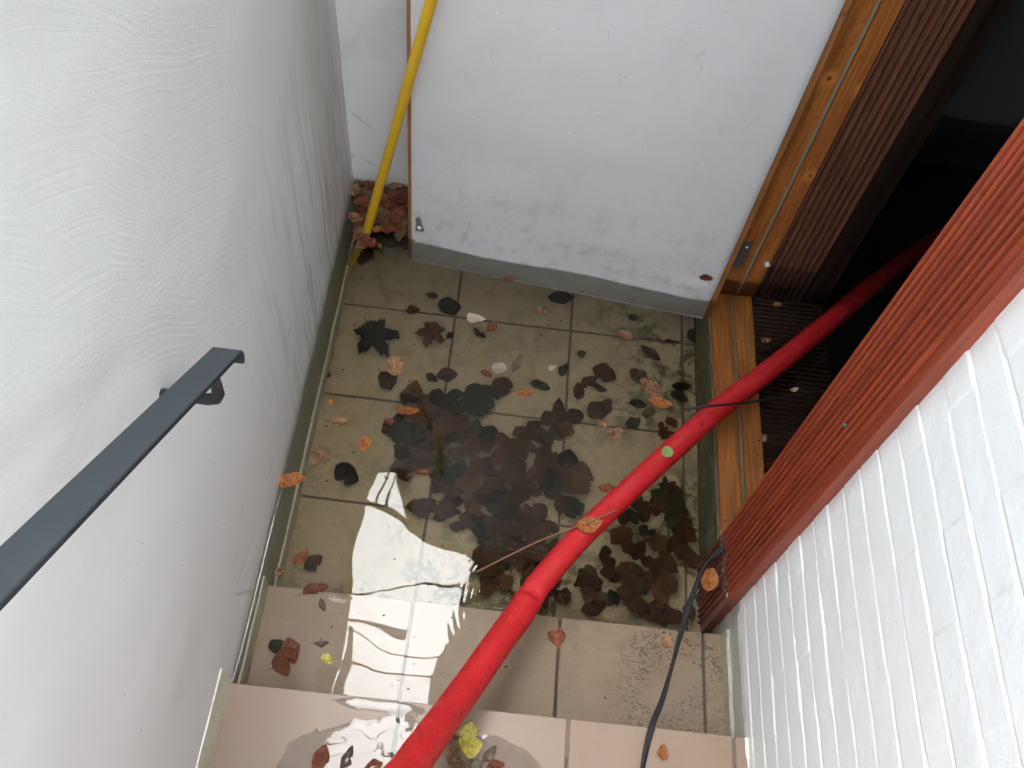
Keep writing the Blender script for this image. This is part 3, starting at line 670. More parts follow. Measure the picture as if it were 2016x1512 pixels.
# ------------------------------------------------------------------ roof added to limit sky light, open in the middle (only seen mirrored)
PR = empty('added_roof', (0.5, 0.6, 2.4), 'dark boarded roof added to narrow the sky light, mirrored around a bright gap of sky', 'roof')
def prp(mb, name, m):
    o = mb.build(name, m); o.parent = PR; o.matrix_parent_inverse = Matrix.Translation(-PR.location); return o
mb = MB()
mb.prism([(0.44, -0.3), (1.1, -0.9), (3.2, -0.9), (3.2, 1.42), (0.74, 1.42), (0.60, 1.46), (0.47, 1.27), (0.40, 0.98), (0.37, 0.78)], 2.4, 2.5)
mb.prism([(0.10, 1.40), (0.47, 1.27), (0.62, 1.463), (0.48, 1.57), (0.55, 1.66), (0.50, 2.6), (0.04, 2.6), (0.03, 1.66)], 2.405, 2.5)
mb.prism([(0.74, 1.42), (3.2, 1.42), (3.2, 2.6), (0.50, 2.6), (0.55, 1.66), (0.72, 1.56)], 2.402, 2.5)
prp(mb, 'soffit', SOFFIT)
mb = MB(); mb.box((-1.8, -0.9, 2.4), (-0.60, 2.6, 2.5)); mb.box((-0.60, 1.74, 2.4), (0.04, 2.6, 2.5)); prp(mb, 'soffit', SOFFIT)  # unseen slabs added to narrow the sky opening at left and far end
mb = MB(); mb.tube([(-0.5, 1.44, 2.44), (-0.13, 1.45, 2.44), (0.0, 1.43, 2.44), (0.12, 1.38, 2.44)], 0.018, 8); prp(mb, 'gutter', SOFFIT)
mb = MB()
mb.tube([(-0.5, 0.905, 2.46), (0.1, 0.895, 2.46), (0.2, 0.90, 2.46)], 0.012, 8)
prp(mb, 'purlin', SOFFIT)
for x0_, x1_, y_ in ((-0.5, 0.45, 0.80), (-0.5, 0.45, 0.68), (-0.5, 0.45, 0.42), (-0.5, 0.45, 0.33), (-0.5, 0.45, 1.08)):
    mb = MB(); mb.tube([(x0_, y_, 2.46), (x1_, y_ + 0.02, 2.46)], 0.0045, 6); prp(mb, 'wire', SOFFIT)  # added bars that draw thin dark lines across the mirrored sky
for x_ in (-0.055, 0.005):
    mb = MB(); mb.tube([(x_, 1.46, 2.48), (x_ + 0.01, 1.74, 2.48)], 0.007, 6); prp(mb, 'wire', SOFFIT)
mb = MB(); mb.box((-0.10, -0.9, 2.42), (-0.065, 0.83, 2.46)); prp(mb, 'rafter', SOFFIT)
mb = MB(); mb.box((-1.8, -2.6, 1.0), (-1.7, 2.6, 2.4)); mb.box((-1.7, 2.5, 1.0), (3.2, 2.6, 2.4)); mb.box((-1.8, -2.7, 0.0), (3.2, -2.6, 1.9)); mb.box((-1.8, -1.5, 2.4), (-0.3, -0.9, 2.5)); mb.box((1.1, -2.6, 2.4), (3.2, -0.9, 2.5)); o = mb.build('sky_screen', SOFFIT); o.parent = PR; o.matrix_parent_inverse = Matrix.Translation(-PR.location)  # unseen boards added round the stairwell to block low sky light
mb = MB(); mb.box((-1.8, -2.6, 1.30), (-0.30, 2.6, 1.40)); mb.box((-0.30, 1.62, 1.30), (3.2, 2.6, 1.40)); o = mb.build('ground', SOIL); tag(o, kind='structure')

# ------------------------------------------------------------------ handrail
HR = empty('handrail', (0.07, 0.2, 0.80), 'dark grey flat steel handrail sloping down the plaster wall', 'handrail')
def hrp(o): o.parent = HR; o.matrix_parent_inverse = Matrix.Translation(-HR.location); return o
sl_ = -0.775; zc = lambda y: 0.797 + sl_ * (y - 0.234)
path = [(y, zc(y)) for y in np.linspace(-1.0, 0.245, 30)]
y, z = path[-1]; th = math.atan(sl_)
for k in range(8):           # the end bends over and down
    th -= 0.19; y += 0.0040 * math.cos(th); z += 0.0040 * math.sin(th); path.append((y, z))
xa, xb, tk = 0.049, 0.088, 0.008
vs = []; fs = []
for i, (y, z) in enumerate(path):
    a = path[max(i - 1, 0)]; b = path[min(i + 1, len(path) - 1)]; t = Vector((0, b[0] - a[0], b[1] - a[1])).normalized(); nn = Vector((0, -t.z, t.y))
    p = Vector((0, y, z)); c = 0.0012
    for (x, d) in ((xa + c, 0), (xb - c, 0), (xb, c), (xb, tk - c), (xb - c, tk), (xa + c, tk), (xa, tk - c), (xa, c)):
        vs.append(Vector((x, 0, 0)) + p - nn * d)
for i in range(len(path) - 1):
    for k in range(8): fs.append((i * 8 + k, (i + 1) * 8 + k, (i + 1) * 8 + (k + 1) % 8, i * 8 + (k + 1) % 8))
fs.append(tuple(range(8))); fs.append(tuple((len(path) - 1) * 8 + k for k in range(8))[::-1])
me = mesh('rail', vs, fs); o = hrp(link('rail', me, RAIL)); bm = bmesh.new(); bm.from_mesh(me); bmesh.ops.recalc_face_normals(bm, faces=bm.faces); bm.to_mesh(me); bm.free()
mb = MB(); yb = 0.174; ztop = zc(yb + 0.012) - 0.006
mb.tube([(-0.01, yb - 0.002, 0.776), (0.03, yb, 0.775), (0.060, yb, 0.774), (0.071, yb + 0.001, 0.777), (0.0745, yb + 0.003, 0.786), (0.074, yb + 0.006, 0.80), (0.072, yb + 0.012, ztop)], [0.0080, 0.0080, 0.0080, 0.0084, 0.0084, 0.0076, 0.006], 10)
hrp(mb.build('bracket', IRON, None, True))

# ------------------------------------------------------------------ yellow pole
a = on_plane(722, 457, 2, 0.0); b = Vector((0.232, 1.085, 0.752)); d = (b - a).normalized()
mb = MB(); e0 = a - d * 0.34
mb.tube([e0] + [e0 + d * s for s in np.linspace(0.01, 1.5, 24)], 0.0118, 20)
o = mb.build('broomstick', POLE, None, True); recenter(o, e0); tag(o, 'yellow round pole standing in the water and leaning against the door edge', 'pole')

# ------------------------------------------------------------------ red hose
def catmull(P, n=12):
    out = []
    Q = [P[0]] + list(P) + [P[-1]]
    for i in range(1, len(Q) - 2):
        for k in range(n):
            t = k / n; a, b, c, e = Q[i - 1], Q[i], Q[i + 1], Q[i + 2]
            out.append(0.5 * ((2 * b) + (c - a) * t + (2 * a - 5 * b + 4 * c - e) * t * t + (3 * b - a - 3 * c + e) * t ** 3))
    out.append(P[-1]); return out
pts = [Vector((0.20, -1.45, 1.06)), Vector((0.24, -1.0, 0.86)), Vector((0.27, -0.62, 0.71)), on_plane(730, 1640, 2, 0.52), on_plane(806, 1512, 2, 0.36), on_plane(868, 1425, 2, 0.21), on_plane(922, 1350, 2, 0.115), on_plane(978, 1270, 2, 0.055),
       on_plane(1022, 1210, 2, 0.018), on_plane(1062, 1150, 2, 0.004), on_plane(1138, 1062, 2, 0.008), on_plane(1228, 975, 2, 0.010), on_plane(1320, 890, 2, 0.010),
       on_plane(1420, 801, 2, 0.006), on_plane(1520, 725, 2, 0.008), on_plane(1620, 645, 2, -0.006), on_plane(1700, 580, 2, -0.06), on_plane(1780, 525, 2, -0.14), on_plane(1880, 470, 2, -0.20), on_plane(1990, 400, 2, -0.28)]
cl = catmull(pts, 14); seg = 40; vs = []; uvs = []; fs = []; L = 0.0
k0 = on_plane(1050, 1172, 2, 0.01); ki = min(range(len(cl)), key=lambda q: (cl[q] - k0).length) / (len(cl) - 1)
for i, p in enumerate(cl):
    t = (cl[min(i + 1, len(cl) - 1)] - cl[max(i - 1, 0)]).normalized(); a = t.cross(Vector((0, 0, 1))).normalized(); b = a.cross(t)
    if i: L += (p - cl[i - 1]).length
    dk = (p - k0).length; kink = math.exp(-(dk / 0.013) ** 2); soft = math.exp(-(dk / 0.09) ** 2)
    gr = 0.0262 + 0.0026 / (1 + math.exp((i / (len(cl) - 1) - ki) * 260)); rx = gr * (1 + 0.05 * soft); rz = gr * (1 - 0.10 * soft)
    for k in range(seg + 1):
        th = 2 * math.pi * k / seg
        cx, cz = math.cos(th), math.sin(th)
        rr = 1.0 - kink * 0.62 * max(0, math.cos(th - 1.85)) ** 2 - 0.06 * math.exp(-((dk - 0.03) / 0.012) ** 2) * max(0, math.cos(th - 0.9)) + 0.004 * mnoise.noise(p * 12 + Vector((cx, cz, 0)))
        vs.append(p + a * (cx * rx * rr) + b * (cz * rz * rr)); uvs.append((L, k / seg))
for i in range(len(cl) - 1):
    for k in range(seg): fs.append((i * (seg + 1) + k, i * (seg + 1) + k + 1, (i + 1) * (seg + 1) + k + 1, (i + 1) * (seg + 1) + k))
ho = link('hose', mesh('hose', vs, fs, uvs), HOSE, None, True)
bm = bmesh.new(); bm.from_mesh(ho.data); bmesh.ops.recalc_face_normals(bm, faces=bm.faces); bm.to_mesh(ho.data); bm.free()
recenter(ho, cl[0]); tag(ho, 'thick red woven fire hose running through the water into the doorway', 'hose')

# ------------------------------------------------------------------ cables and twig
def cable(name, pp, r, m, label, cat, n=10):
    c = catmull([on_plane(*q[:2], 2, q[2]) for q in pp], n); mb = MB(); mb.tube(c, r, 8)
    o = mb.build(name, m, None, True); recenter(o, c[0]); return tag(o, label, cat)
c1 = [(1425, 1078, .02), (1403, 1098, .012), (1382, 1125, .008), (1366, 1165, .004), (1352, 1205, .003), (1338, 1255, .002), (1322, 1315, .004), (1303, 1380, .010), (1285, 1425, .016), (1272, 1475, .014), (1262, 1530, .016), (1250, 1600, .03)]
C = catmull([on_plane(*q[:2], 2, q[2]) for q in c1], 14); mb = MB()
for ph in (0, math.pi):      # two thin wires twisted together
    P2 = []
    for i, p in enumerate(C):
        t = (C[min(i + 1, len(C) - 1)] - C[max(i - 1, 0)]).normalized(); a = t.cross(Vector((0, 0, 1))).normalized(); b = a.cross(t); th = i * 0.055 + ph
        P2.append(p + (a * math.cos(th) + b * math.sin(th)) * 0.0024)
    mb.tube(P2, 0.0037, 8)
o = mb.build('twisted_cable', CABLE, None, True); recenter(o, C[0]); tag(o, 'twisted black electric cable coming round the red casing and down the steps', 'cable')
cable('thin_cable', [(1344, 806, .045), (1400, 799, .062), (1450, 795, .056), (1500, 788, .05), (1570, 777, .05), (1640, 768, .06), (1760, 760, .1)], 0.0029, CABLE, 'thin straight black cable lying across the red hose in the doorway', 'cable')
cable('twig', [(938, 1126, .001), (990, 1100, .001), (1060, 1066, .006), (1125, 1040, .03), (1160, 1028, .04), (1215, 1003, .042)], 0.0018, TWIG, 'thin reddish twig reaching from the water over the red hose', 'twig')

# ------------------------------------------------------------------ puddle film on the top visible step
nx, ny = 300, 110; X = np.linspace(0.12, 0.66, nx + 1)[None, :]; Y = np.linspace(-0.20, -0.002, ny + 1)[:, None]
F = fbm((ny + 1, nx + 1), 44, 4, 77) * 0.9
def blob(x, y, rx, ry): return np.exp(-(((X - x) / rx) ** 2 + ((Y - y) / ry) ** 2))
F = F + 2.6 * blob(0.30, -0.13, 0.15, 0.10) + 1.6 * blob(0.52, -0.10, 0.09, 0.08) + 0.8 * blob(0.18, -0.14, 0.05, 0.05) + 1.4 * blob(0.27, -0.012, 0.10, 0.010)
F = F - 0.72
Hh = TZ0 - 0.0012 + 0.0028 * np.tanh(np.clip(F, -1, 2) * 3.0)
PUD = NT('puddle_film'); g = PUD.n("ShaderNodeBsdfGlass"); g.inputs['IOR'].default_value = 1.333; g.inputs['Roughness'].default_value = 0.0
PUD.l(PUD.bump(PUD.noise(PUD.co(), 14, 2), 0.5, 0.002), g.inputs['Normal']); PUD.l(g.outputs[0], PUD.out.inputs['Surface'])
o = hfield('puddle', (0.12, -0.20, 0), (0.54, 0, 0), (0, 0.198, 0), nx, ny, Hh, (0, 0, 1), PUD.m); tag(o, kind='structure')
tag(o, 'thin film of clear water around the leaves on the dry step', 'puddle')

# ------------------------------------------------------------------ leaves
def width_fn(kind, t):
    if kind == 'beech': return math.sin(math.pi * t ** 0.9) ** 0.75
    if kind == 'round': return math.sin(math.pi * t ** 0.95) ** 0.55
    if kind == 'poplar': return (math.sin(math.pi * t ** 0.62) ** 0.8)
    if kind == 'lance': return math.sin(math.pi * t) ** 1.1
    return math.sin(math.pi * t)
def leaf_mesh(kind, L, W, curl, crink, seed, fold=0.0):
    """blade lying in the xy plane, tip towards +x; stem at -x"""
    rnd = random.Random(seed); vs = []; uvs = []; fs = []
    sx = Vector((rnd.uniform(0, 50), rnd.uniform(0, 50), rnd.uniform(0, 50)))
    if kind == 'maple':
        n = 90; rings = 5
        def rad(th):
            lobes = [(0, 1.0, 0.30), (1.0, 0.92, 0.30), (-1.0, 0.92, 0.30), (2.05, 0.66, 0.30), (-2.05, 0.66, 0.30)]
            r = 0.46
            for a, h, w in lobes:
                d = abs((th - a + math.pi) % (2 * math.pi) - math.pi)
                r = max(r, h * max(0.46 / h, 1 - 0.62 * (d / (w * 1.75)) ** 1.6 if d < w * 1.75 else 0.46))
            return r * (1 + 0.07 * math.sin(th * 23) + 0.05 * math.sin(th * 37 + 1))
        vs.append((0, 0, 0)); uvs.append((0.5, 0.5))
        for k in range(1, rings + 1):
            for i in range(n):
                th = 2 * math.pi * i / n; r = rad(th) * k / rings * L * 0.62
                x, y = r * math.cos(th), r * math.sin(th) * W / L
                z = crink * L * mnoise.noise(Vector((x / L * 3.4, y / L * 3.4, 0)) + sx) + curl * L * (k / rings) ** 2 * 0.3
                vs.append((x, y, z)); uvs.append((0.5 + x / L, 0.5 + y / W))
        for i in range(n): fs.append((0, 1 + i, 1 + (i + 1) % n))
        for k in range(rings - 1):
            for i in range(n): fs.append((1 + k * n + i, 1 + (k + 1) * n + i, 1 + (k + 1) * n + (i + 1) % n, 1 + k * n + (i + 1) % n))
        x0 = -0.15 * L
    else:
        n = 26; cols = 9; bite = rnd.choice([0, 0, 0.3, 0.5]); tb = rnd.uniform(0.3, 0.8)
        for i in range(n + 1):
            t = i / n; w = width_fn(kind, min(max(t, 0.001), 0.999)) * W * 0.5
            if kind == 'heart': w = W * 0.5 * math.sin(math.pi * t ** 0.55) ** 0.7
            ser = 1 + 0.055 * (1 if i % 2 else -1) + 0.05 * rnd.uniform(-1, 1)
            bend = 0.06 * math.sin(t * 2.8 + sx.x)
            wl = 1 + 0.30 * mnoise.noise(Vector((t * 3.2, 1.3, 0)) + sx) - bite * math.exp(-((t - tb) / 0.07) ** 2); wr = 1 + 0.30 * mnoise.noise(Vector((t * 3.2, 9.7, 0)) + sx)
            for j in range(cols):
                s = (j / (cols - 1)) * 2 - 1; y = s * w * (ser if abs(s) > 0.9 else 1) * (wl if s < 0 else wr) + bend * L
                x = (t - 0.5) * L
                z = curl * L * ((2 * t - 1) ** 2) * 0.5 + fold * abs(s) * w + crink * L * mnoise.noise(Vector((x / L * 4.5, y / L * 4.5, 0)) + sx) * (0.4 + 0.6 * abs(s))
                z += 0.025 * L * crink * 4 * math.sin((t - abs(s) * 0.35) * 46) * abs(s) * 0.35
                vs.append((x, y, z)); uvs.append((t, (s + 1) / 2))
        for i in range(n):
            for j in range(cols - 1): fs.append((i * cols + j, (i + 1) * cols + j, (i + 1) * cols + j + 1, i * cols + j + 1))
        x0 = -0.5 * L
    # stem: a tapering little strip with thickness
    sl = L * rnd.uniform(0.18, 0.34); dy = rnd.uniform(-.25, .25) * sl; r = L * 0.011; b = len(vs)
    for q in range(4):
        f = q / 3; c = Vector((x0 - sl * f + 0.02 * L, dy * f * f + (0.04 * math.sin(sx.x) * L if kind != 'maple' else 0), 0.02 * L * f))
        for ex, ez in ((-r, 0), (0, r), (r, 0), (0, -r)): vs.append((c.x, c.y + ex * (1 - .5 * f), c.z + ez * (1 - .5 * f))); uvs.append((0.02, 0.5))
    for q in range(3):
        for e in range(4): fs.append((b + q * 4 + e, b + q * 4 + (e + 1) % 4, b + (q + 1) * 4 + (e + 1) % 4, b + (q + 1) * 4 + e))
    zmin = min(v[2] for v in vs[:b])
    return mesh('leaf', vs, fs, uvs), zmin
seedc = [100]
def leaf(px, py, L, W, ang, kind, m, label, group=None, z=0.0, mode='float', curl=0.15, crink=0.05, fold=0.25, name='leaf', tilt=(0, 0)):
    """L, W in photo pixels along and across; ang in degrees anticlockwise in the photo"""
    if mode == 'float': p = on_plane(px, py, 2, z)
    else: p = under(px, py, -z); p.z = z
    k = 0.00106 if mode == 'float' and py < 1300 else 0.00102
    if mode == 'sunk': k = 0.00121
    k *= (1 + (900 - py) * 0.00012)
    seedc[0] += 1
    me, zm = leaf_mesh(kind, L * k * 1.0, W * k * 1.0, curl, crink, seedc[0], fold)
    o = link(name, me, m, None, True)
    o.location = (p.x, p.y, p.z - zm + 0.0006)
    if mode == 'float': o.location.z = p.z - zm * 0.6 + 0.0004
    o.rotation_euler = (R(tilt[0]), R(tilt[1]), R(ang + 5))
    cat = 'leaf'; tag(o, label, cat, group)
    return o
FG = 'fallen leaves floating on the water'
B, RD, PO, LA, HE, MA = 'beech', 'round', 'poplar', 'lance', 'heart', 'maple'
floating = [
 (776, 722, 50, 44, 80, RD, L_CRINK, 'round crinkled tan leaf floating right below the black maple leaf', .15, .10),
 (938, 629, 44, 26, 10, HE, L_PALE, 'pale beige leaf floating below the door bottom, right of the red maple leaf', .1, .04),
 (968, 645, 32, 26, 50, B, L_RUST, 'small rust leaf touching the pale beige one below the door', .2, .08),
 (983, 725, 34, 28, -20, RD, L_PALE, 'round pinkish white leaf floating beside the dark curled leaf', .1, .05),
 (1019, 719, 54, 22, 62, LA, L_DARK, 'dark curled leaf with bent stem beside the pinkish white one', .35, .06),
 (1034, 773, 46, 20, -5, B, L_ORANGE, 'slim golden leaf floating below the dark curled leaf', .2, .05),
 (1088, 725, 22, 15, 35, PO, L_PALE, 'tiny cream leaf with thin stem near the tile joint', .2, .05),
 (957, 738, 28, 18, -25, B, L_RUST, 'small orange brown crumpled leaf left of the pinkish white one', .3, .12),
 (1282, 766, 64, 38, -35, B, L_CRINK, 'large pinkish brown crinkled leaf floating left of the sill', .15, .12),
 (1300, 793, 56, 28, -8, B, L_ORANGE, 'bright orange leaf under the pinkish crinkled one near the cable tip', .15, .05),
 (1230, 660, 46, 26, -15, B, L_CRINK, 'crinkled tan leaf floating on the joint near the door corner', .1, .12),
 (1183, 836, 38, 14, -48, LA, L_CRINK, 'narrow tan curl floating above left of the serrated brown leaf', .3, .12),
 (1212, 856, 44, 28, 75, B, L_CRINK, 'serrated brown leaf floating above the middle of the red hose', .15, .06),
 (719, 874, 38, 28, 75, B, L_ORANGE, 'upright orange leaf left of the dark leaf pile', .15, .05),
 (632, 902, 46, 36, 60, B, L_CRINK, 'crumpled tan leaf floating near the left wall foot', .1, .14),
 (670, 829, 38, 26, 0, RD, L_CRINK, 'bleached crumpled leaf above the upright orange leaf', .1, .14),
 (572, 948, 64, 34, 4, B, L_ORANGE, 'large orange leaf with dark stain touching the left wall', .15, .05),
 (803, 810, 50, 24, -12, B, L_ORANGE, 'curled orange leaf on the left top edge of the dark pile', .45, .12),
 (766, 831, 24, 20, 20, B, L_RUST, 'small red orange crumpled leaf left of the dark pile', .4, .14),
 (834, 933, 44, 15, 8, LA, L_RUST, 'narrow reddish leaf floating right of the sky reflection', .3, .10),
 (1195, 961, 40, 20, -5, B, L_RUST, 'glossy red brown leaf floating just above the red hose', .25, .10),
 (1398, 1142, 54, 38, 68, B, L_ORANGE, 'freckled tan leaf floating between cable and red casing', .1, .04),
 (1095, 1254, 36, 36, 20, RD, L_RUST, 'curled rust leaf with bent tip above the tile joint of the sunken step', .5, .10),
 (1312, 1265, 28, 24, 50, B, L_CRINK, 'small crinkled leaf left of the twisted black cable', .3, .14),
 (622, 1162, 52, 26, 24, B, L_RUST, 'red brown leaf floating over the left end of the sunken step edge', .3, .10),
 (636, 1192, 30, 13, -70, LA, L_DARK, 'tiny black curled leaf under the red brown one', .3, .14),
 (665, 1182, 42, 11, -4, LA, L_PALE, 'thin pale rolled leaf beside the tiny black curl', .2, .10),
 (575, 1278, 44, 34, -60, B, L_RUST, 'folded rust leaf lying over the big dark red disc leaf', .25, .08),
 (562, 1300, 56, 52, 30, RD, L_SUNKRED, 'big dark red round leaf floating over the sunken step', .1, .04),
 (644, 1300, 28, 20, -20, B, L_YELLOW, 'small yellowish crumpled leaf left of the sky reflection', .2, .14),
 (633, 1266, 32, 12, 5, LA, L_DARK, 'slim dark leaf floating above the small yellowish one', .2, .06),
 (592, 1098, 40, 20, 65, B, L_RUST, 'rust leaf standing tall and narrow near the left wall', .3, .08),
 (551, 1127, 20, 16, 0, RD, L_CRINK, 'tiny golden crumb of a leaf at the left wall foot', .2, .14),
 (1527, 602, 32, 13, 4, LA, L_CRINK, 'tan curl floating in the doorway beneath the fluted lining', .3, .12),
 (1507, 671, 24, 16, 20, B, L_CRINK, 'brown crumb leaf floating just inside the doorway', .3, .14),
 (1562, 767, 24, 11, 8, LA, L_PALE, 'pale scrap leaf in the doorway right of the hose', .3, .14),
 (1501, 862, 20, 18, 50, B, L_CRINK, 'small leaf scrap on the dark sill board below the hose', .3, .14),
 (1507, 948, 20, 16, -20, B, L_ORANGE, 'orange leaf scrap by the lower end of the dark sill board', .2, .10),
 (1066, 615, 26, 20, -30, B, L_CRINK, 'small curled tan leaf under the middle of the door', .3, .14),
 (1002, 550, 14, 26, 80, B, L_RUST, 'tiny brown leaf caught at the waterline of the door', .3, .10),
 (652, 793, 16, 12, 80, B, L_ORANGE, 'tiny orange leaf next to the left skirting', .2, .10),
 (607, 831, 12, 10, 10, B, L_RUST, 'tiny rust scrap against the left wall foot', .2, .10),
 (1110, 1105, 30, 14, 25, B, L_RUST, 'reddish leaf half under water beside the twig', .2, .06),
]
for (px, py, L, W, a, kd, m, lb, cu, cr) in floating:
    leaf(px, py, L, W, a, kd, m, lb, FG, z=0.0006, curl=cu, crink=cr)
# leaves on the hose, on the step, on the door
o = leaf(1160, 1031, 56, 36, 12, B, L_ORANGE, 'serrated orange leaf lying on the red hose with the twig', 'leaves resting on things', z=0.038, curl=.05, crink=.03)
o = leaf(1314, 891, 28, 26, 30, RD, L_GREEN, 'small green leaf stuck on the red hose', 'leaves resting on things', z=0.036, curl=.08, crink=.07, fold=0.1)
dp = on_plane(1390, 541, 1, 1.0795); seedc[0] += 1
me, zm = leaf_mesh('beech', 0.036, 0.023, 0.05, 0.04, seedc[0], 0.1)
o = link('leaf', me, L_RUST, None, True); o.rotation_euler = (R(90), R(-8), ang - math.pi); 
fx = dp.x; fy_ = hy + (ly - hy) * (hx - fx) / (hx - lx)
o.location = (fx, fy_ - 0.004, dp.z); tag(o, 'brown leaf stuck on the lower right of the white door', 'leaf', 'leaves resting on things')
SG = 'wet leaves lying on the dry step'
for (px, py, L, W, a, kd, m, lb, cu, cr) in [
 (926, 1458, 70, 46, 82, B, L_YELLOW, 'large yellow green leaf lying on the dry step beside the hose', .1, .05),
 (896, 1470, 42, 30, 60, B, L_CRINK, 'crumpled tan leaf between hose and yellow leaf', .3, .14),
 (962, 1484, 42, 20, 45, LA, L_DARK, 'dark folded leaf right of the yellow leaf on the step', .3, .08),
 (878, 1452, 40, 34, 30, RD, L_DARK, 'dark leaf tucked against the hose on the step', .2, .08),
 (930, 1508, 44, 30, 10, B, L_DARK, 'dark green leaf under the yellow leaf on the step', .2, .10),
 (900, 1505, 46, 30, -40, B, L_CRINK, 'pinkish tan wet leaf below the crumpled one by the hose', .2, .14),
 (975, 1512, 40, 24, 15, B, L_RUST, 'rust leaf at the lower end of the leaf group right of the hose', .2, .10),
 (630, 1492, 52, 34, 65, B, L_RUST, 'shiny rust leaf lying in the puddle left of the hose', .2, .08),
 (682, 1492, 50, 22, 60, LA, L_DARK, 'dark folded leaf lying in the puddle beside the rust one', .3, .08),
 (735, 1512, 40, 26, 20, B, L_RUST, 'rust leaf half sunk in the puddle next to the hose', .2, .08),
 (1306, 1480, 30, 24, 75, HE, L_ORANGE, 'small orange heart shaped leaf alone on the dry step', .2, .06)]:
    leaf(px, py, L, W, a, kd, m, lb, SG, z=TZ0 + 0.001, curl=cu, crink=cr)
# leaves crowding the far left corner
random.seed(21)
CG = 'brown leaves crowded in the far left corner'
corner = [(707, 388), (728, 380), (750, 392), (775, 384), (792, 396), (712, 412), (738, 408), (762, 414), (786, 420), (700, 430), (722, 430), (745, 432), (768, 436), (790, 440), (704, 452), (760, 452), (712, 470), (728, 478), (788, 462), (747, 372), (722, 366), (700, 376), (780, 368), (715, 400), (742, 396), (768, 403), (790, 408), (718, 420), (752, 424), (775, 428), (712, 442), (735, 444), (778, 448), (745, 416), (795, 384), (708, 460)]
for i, (px, py) in enumerate(corner):
    m = random.choice([L_CRINK, L_RUST, L_RUST, L_SUNKTAN, L_SUNKRED])
    leaf(px, py, random.uniform(30, 48), random.uniform(22, 36), random.uniform(0, 360), random.choice([B, RD, B, PO]), m, 'brown leaf in the crowd of leaves behind the yellow pole', CG, z=0.0006 + 0.0014 * (i % 6), curl=.2, crink=.12)
for (px, py, L, W, a, lb) in [(741, 452, 26, 18, 30, 'small orange leaf touching the yellow pole at the waterline'), (714, 482, 34, 26, 40, 'pale tan leaf in front of the yellow pole'), (748, 487, 22, 10, -60, 'narrow tan leaf right below the foot of the yellow pole'), (812, 472, 16, 8, -30, 'tiny leaf at the free bottom corner of the door')]:
    leaf(px, py, L, W, a, B, L_ORANGE if 'orange' in lb or 'tiny' in lb else L_CRINK, lb, FG, z=0.006, curl=.2, crink=.1)

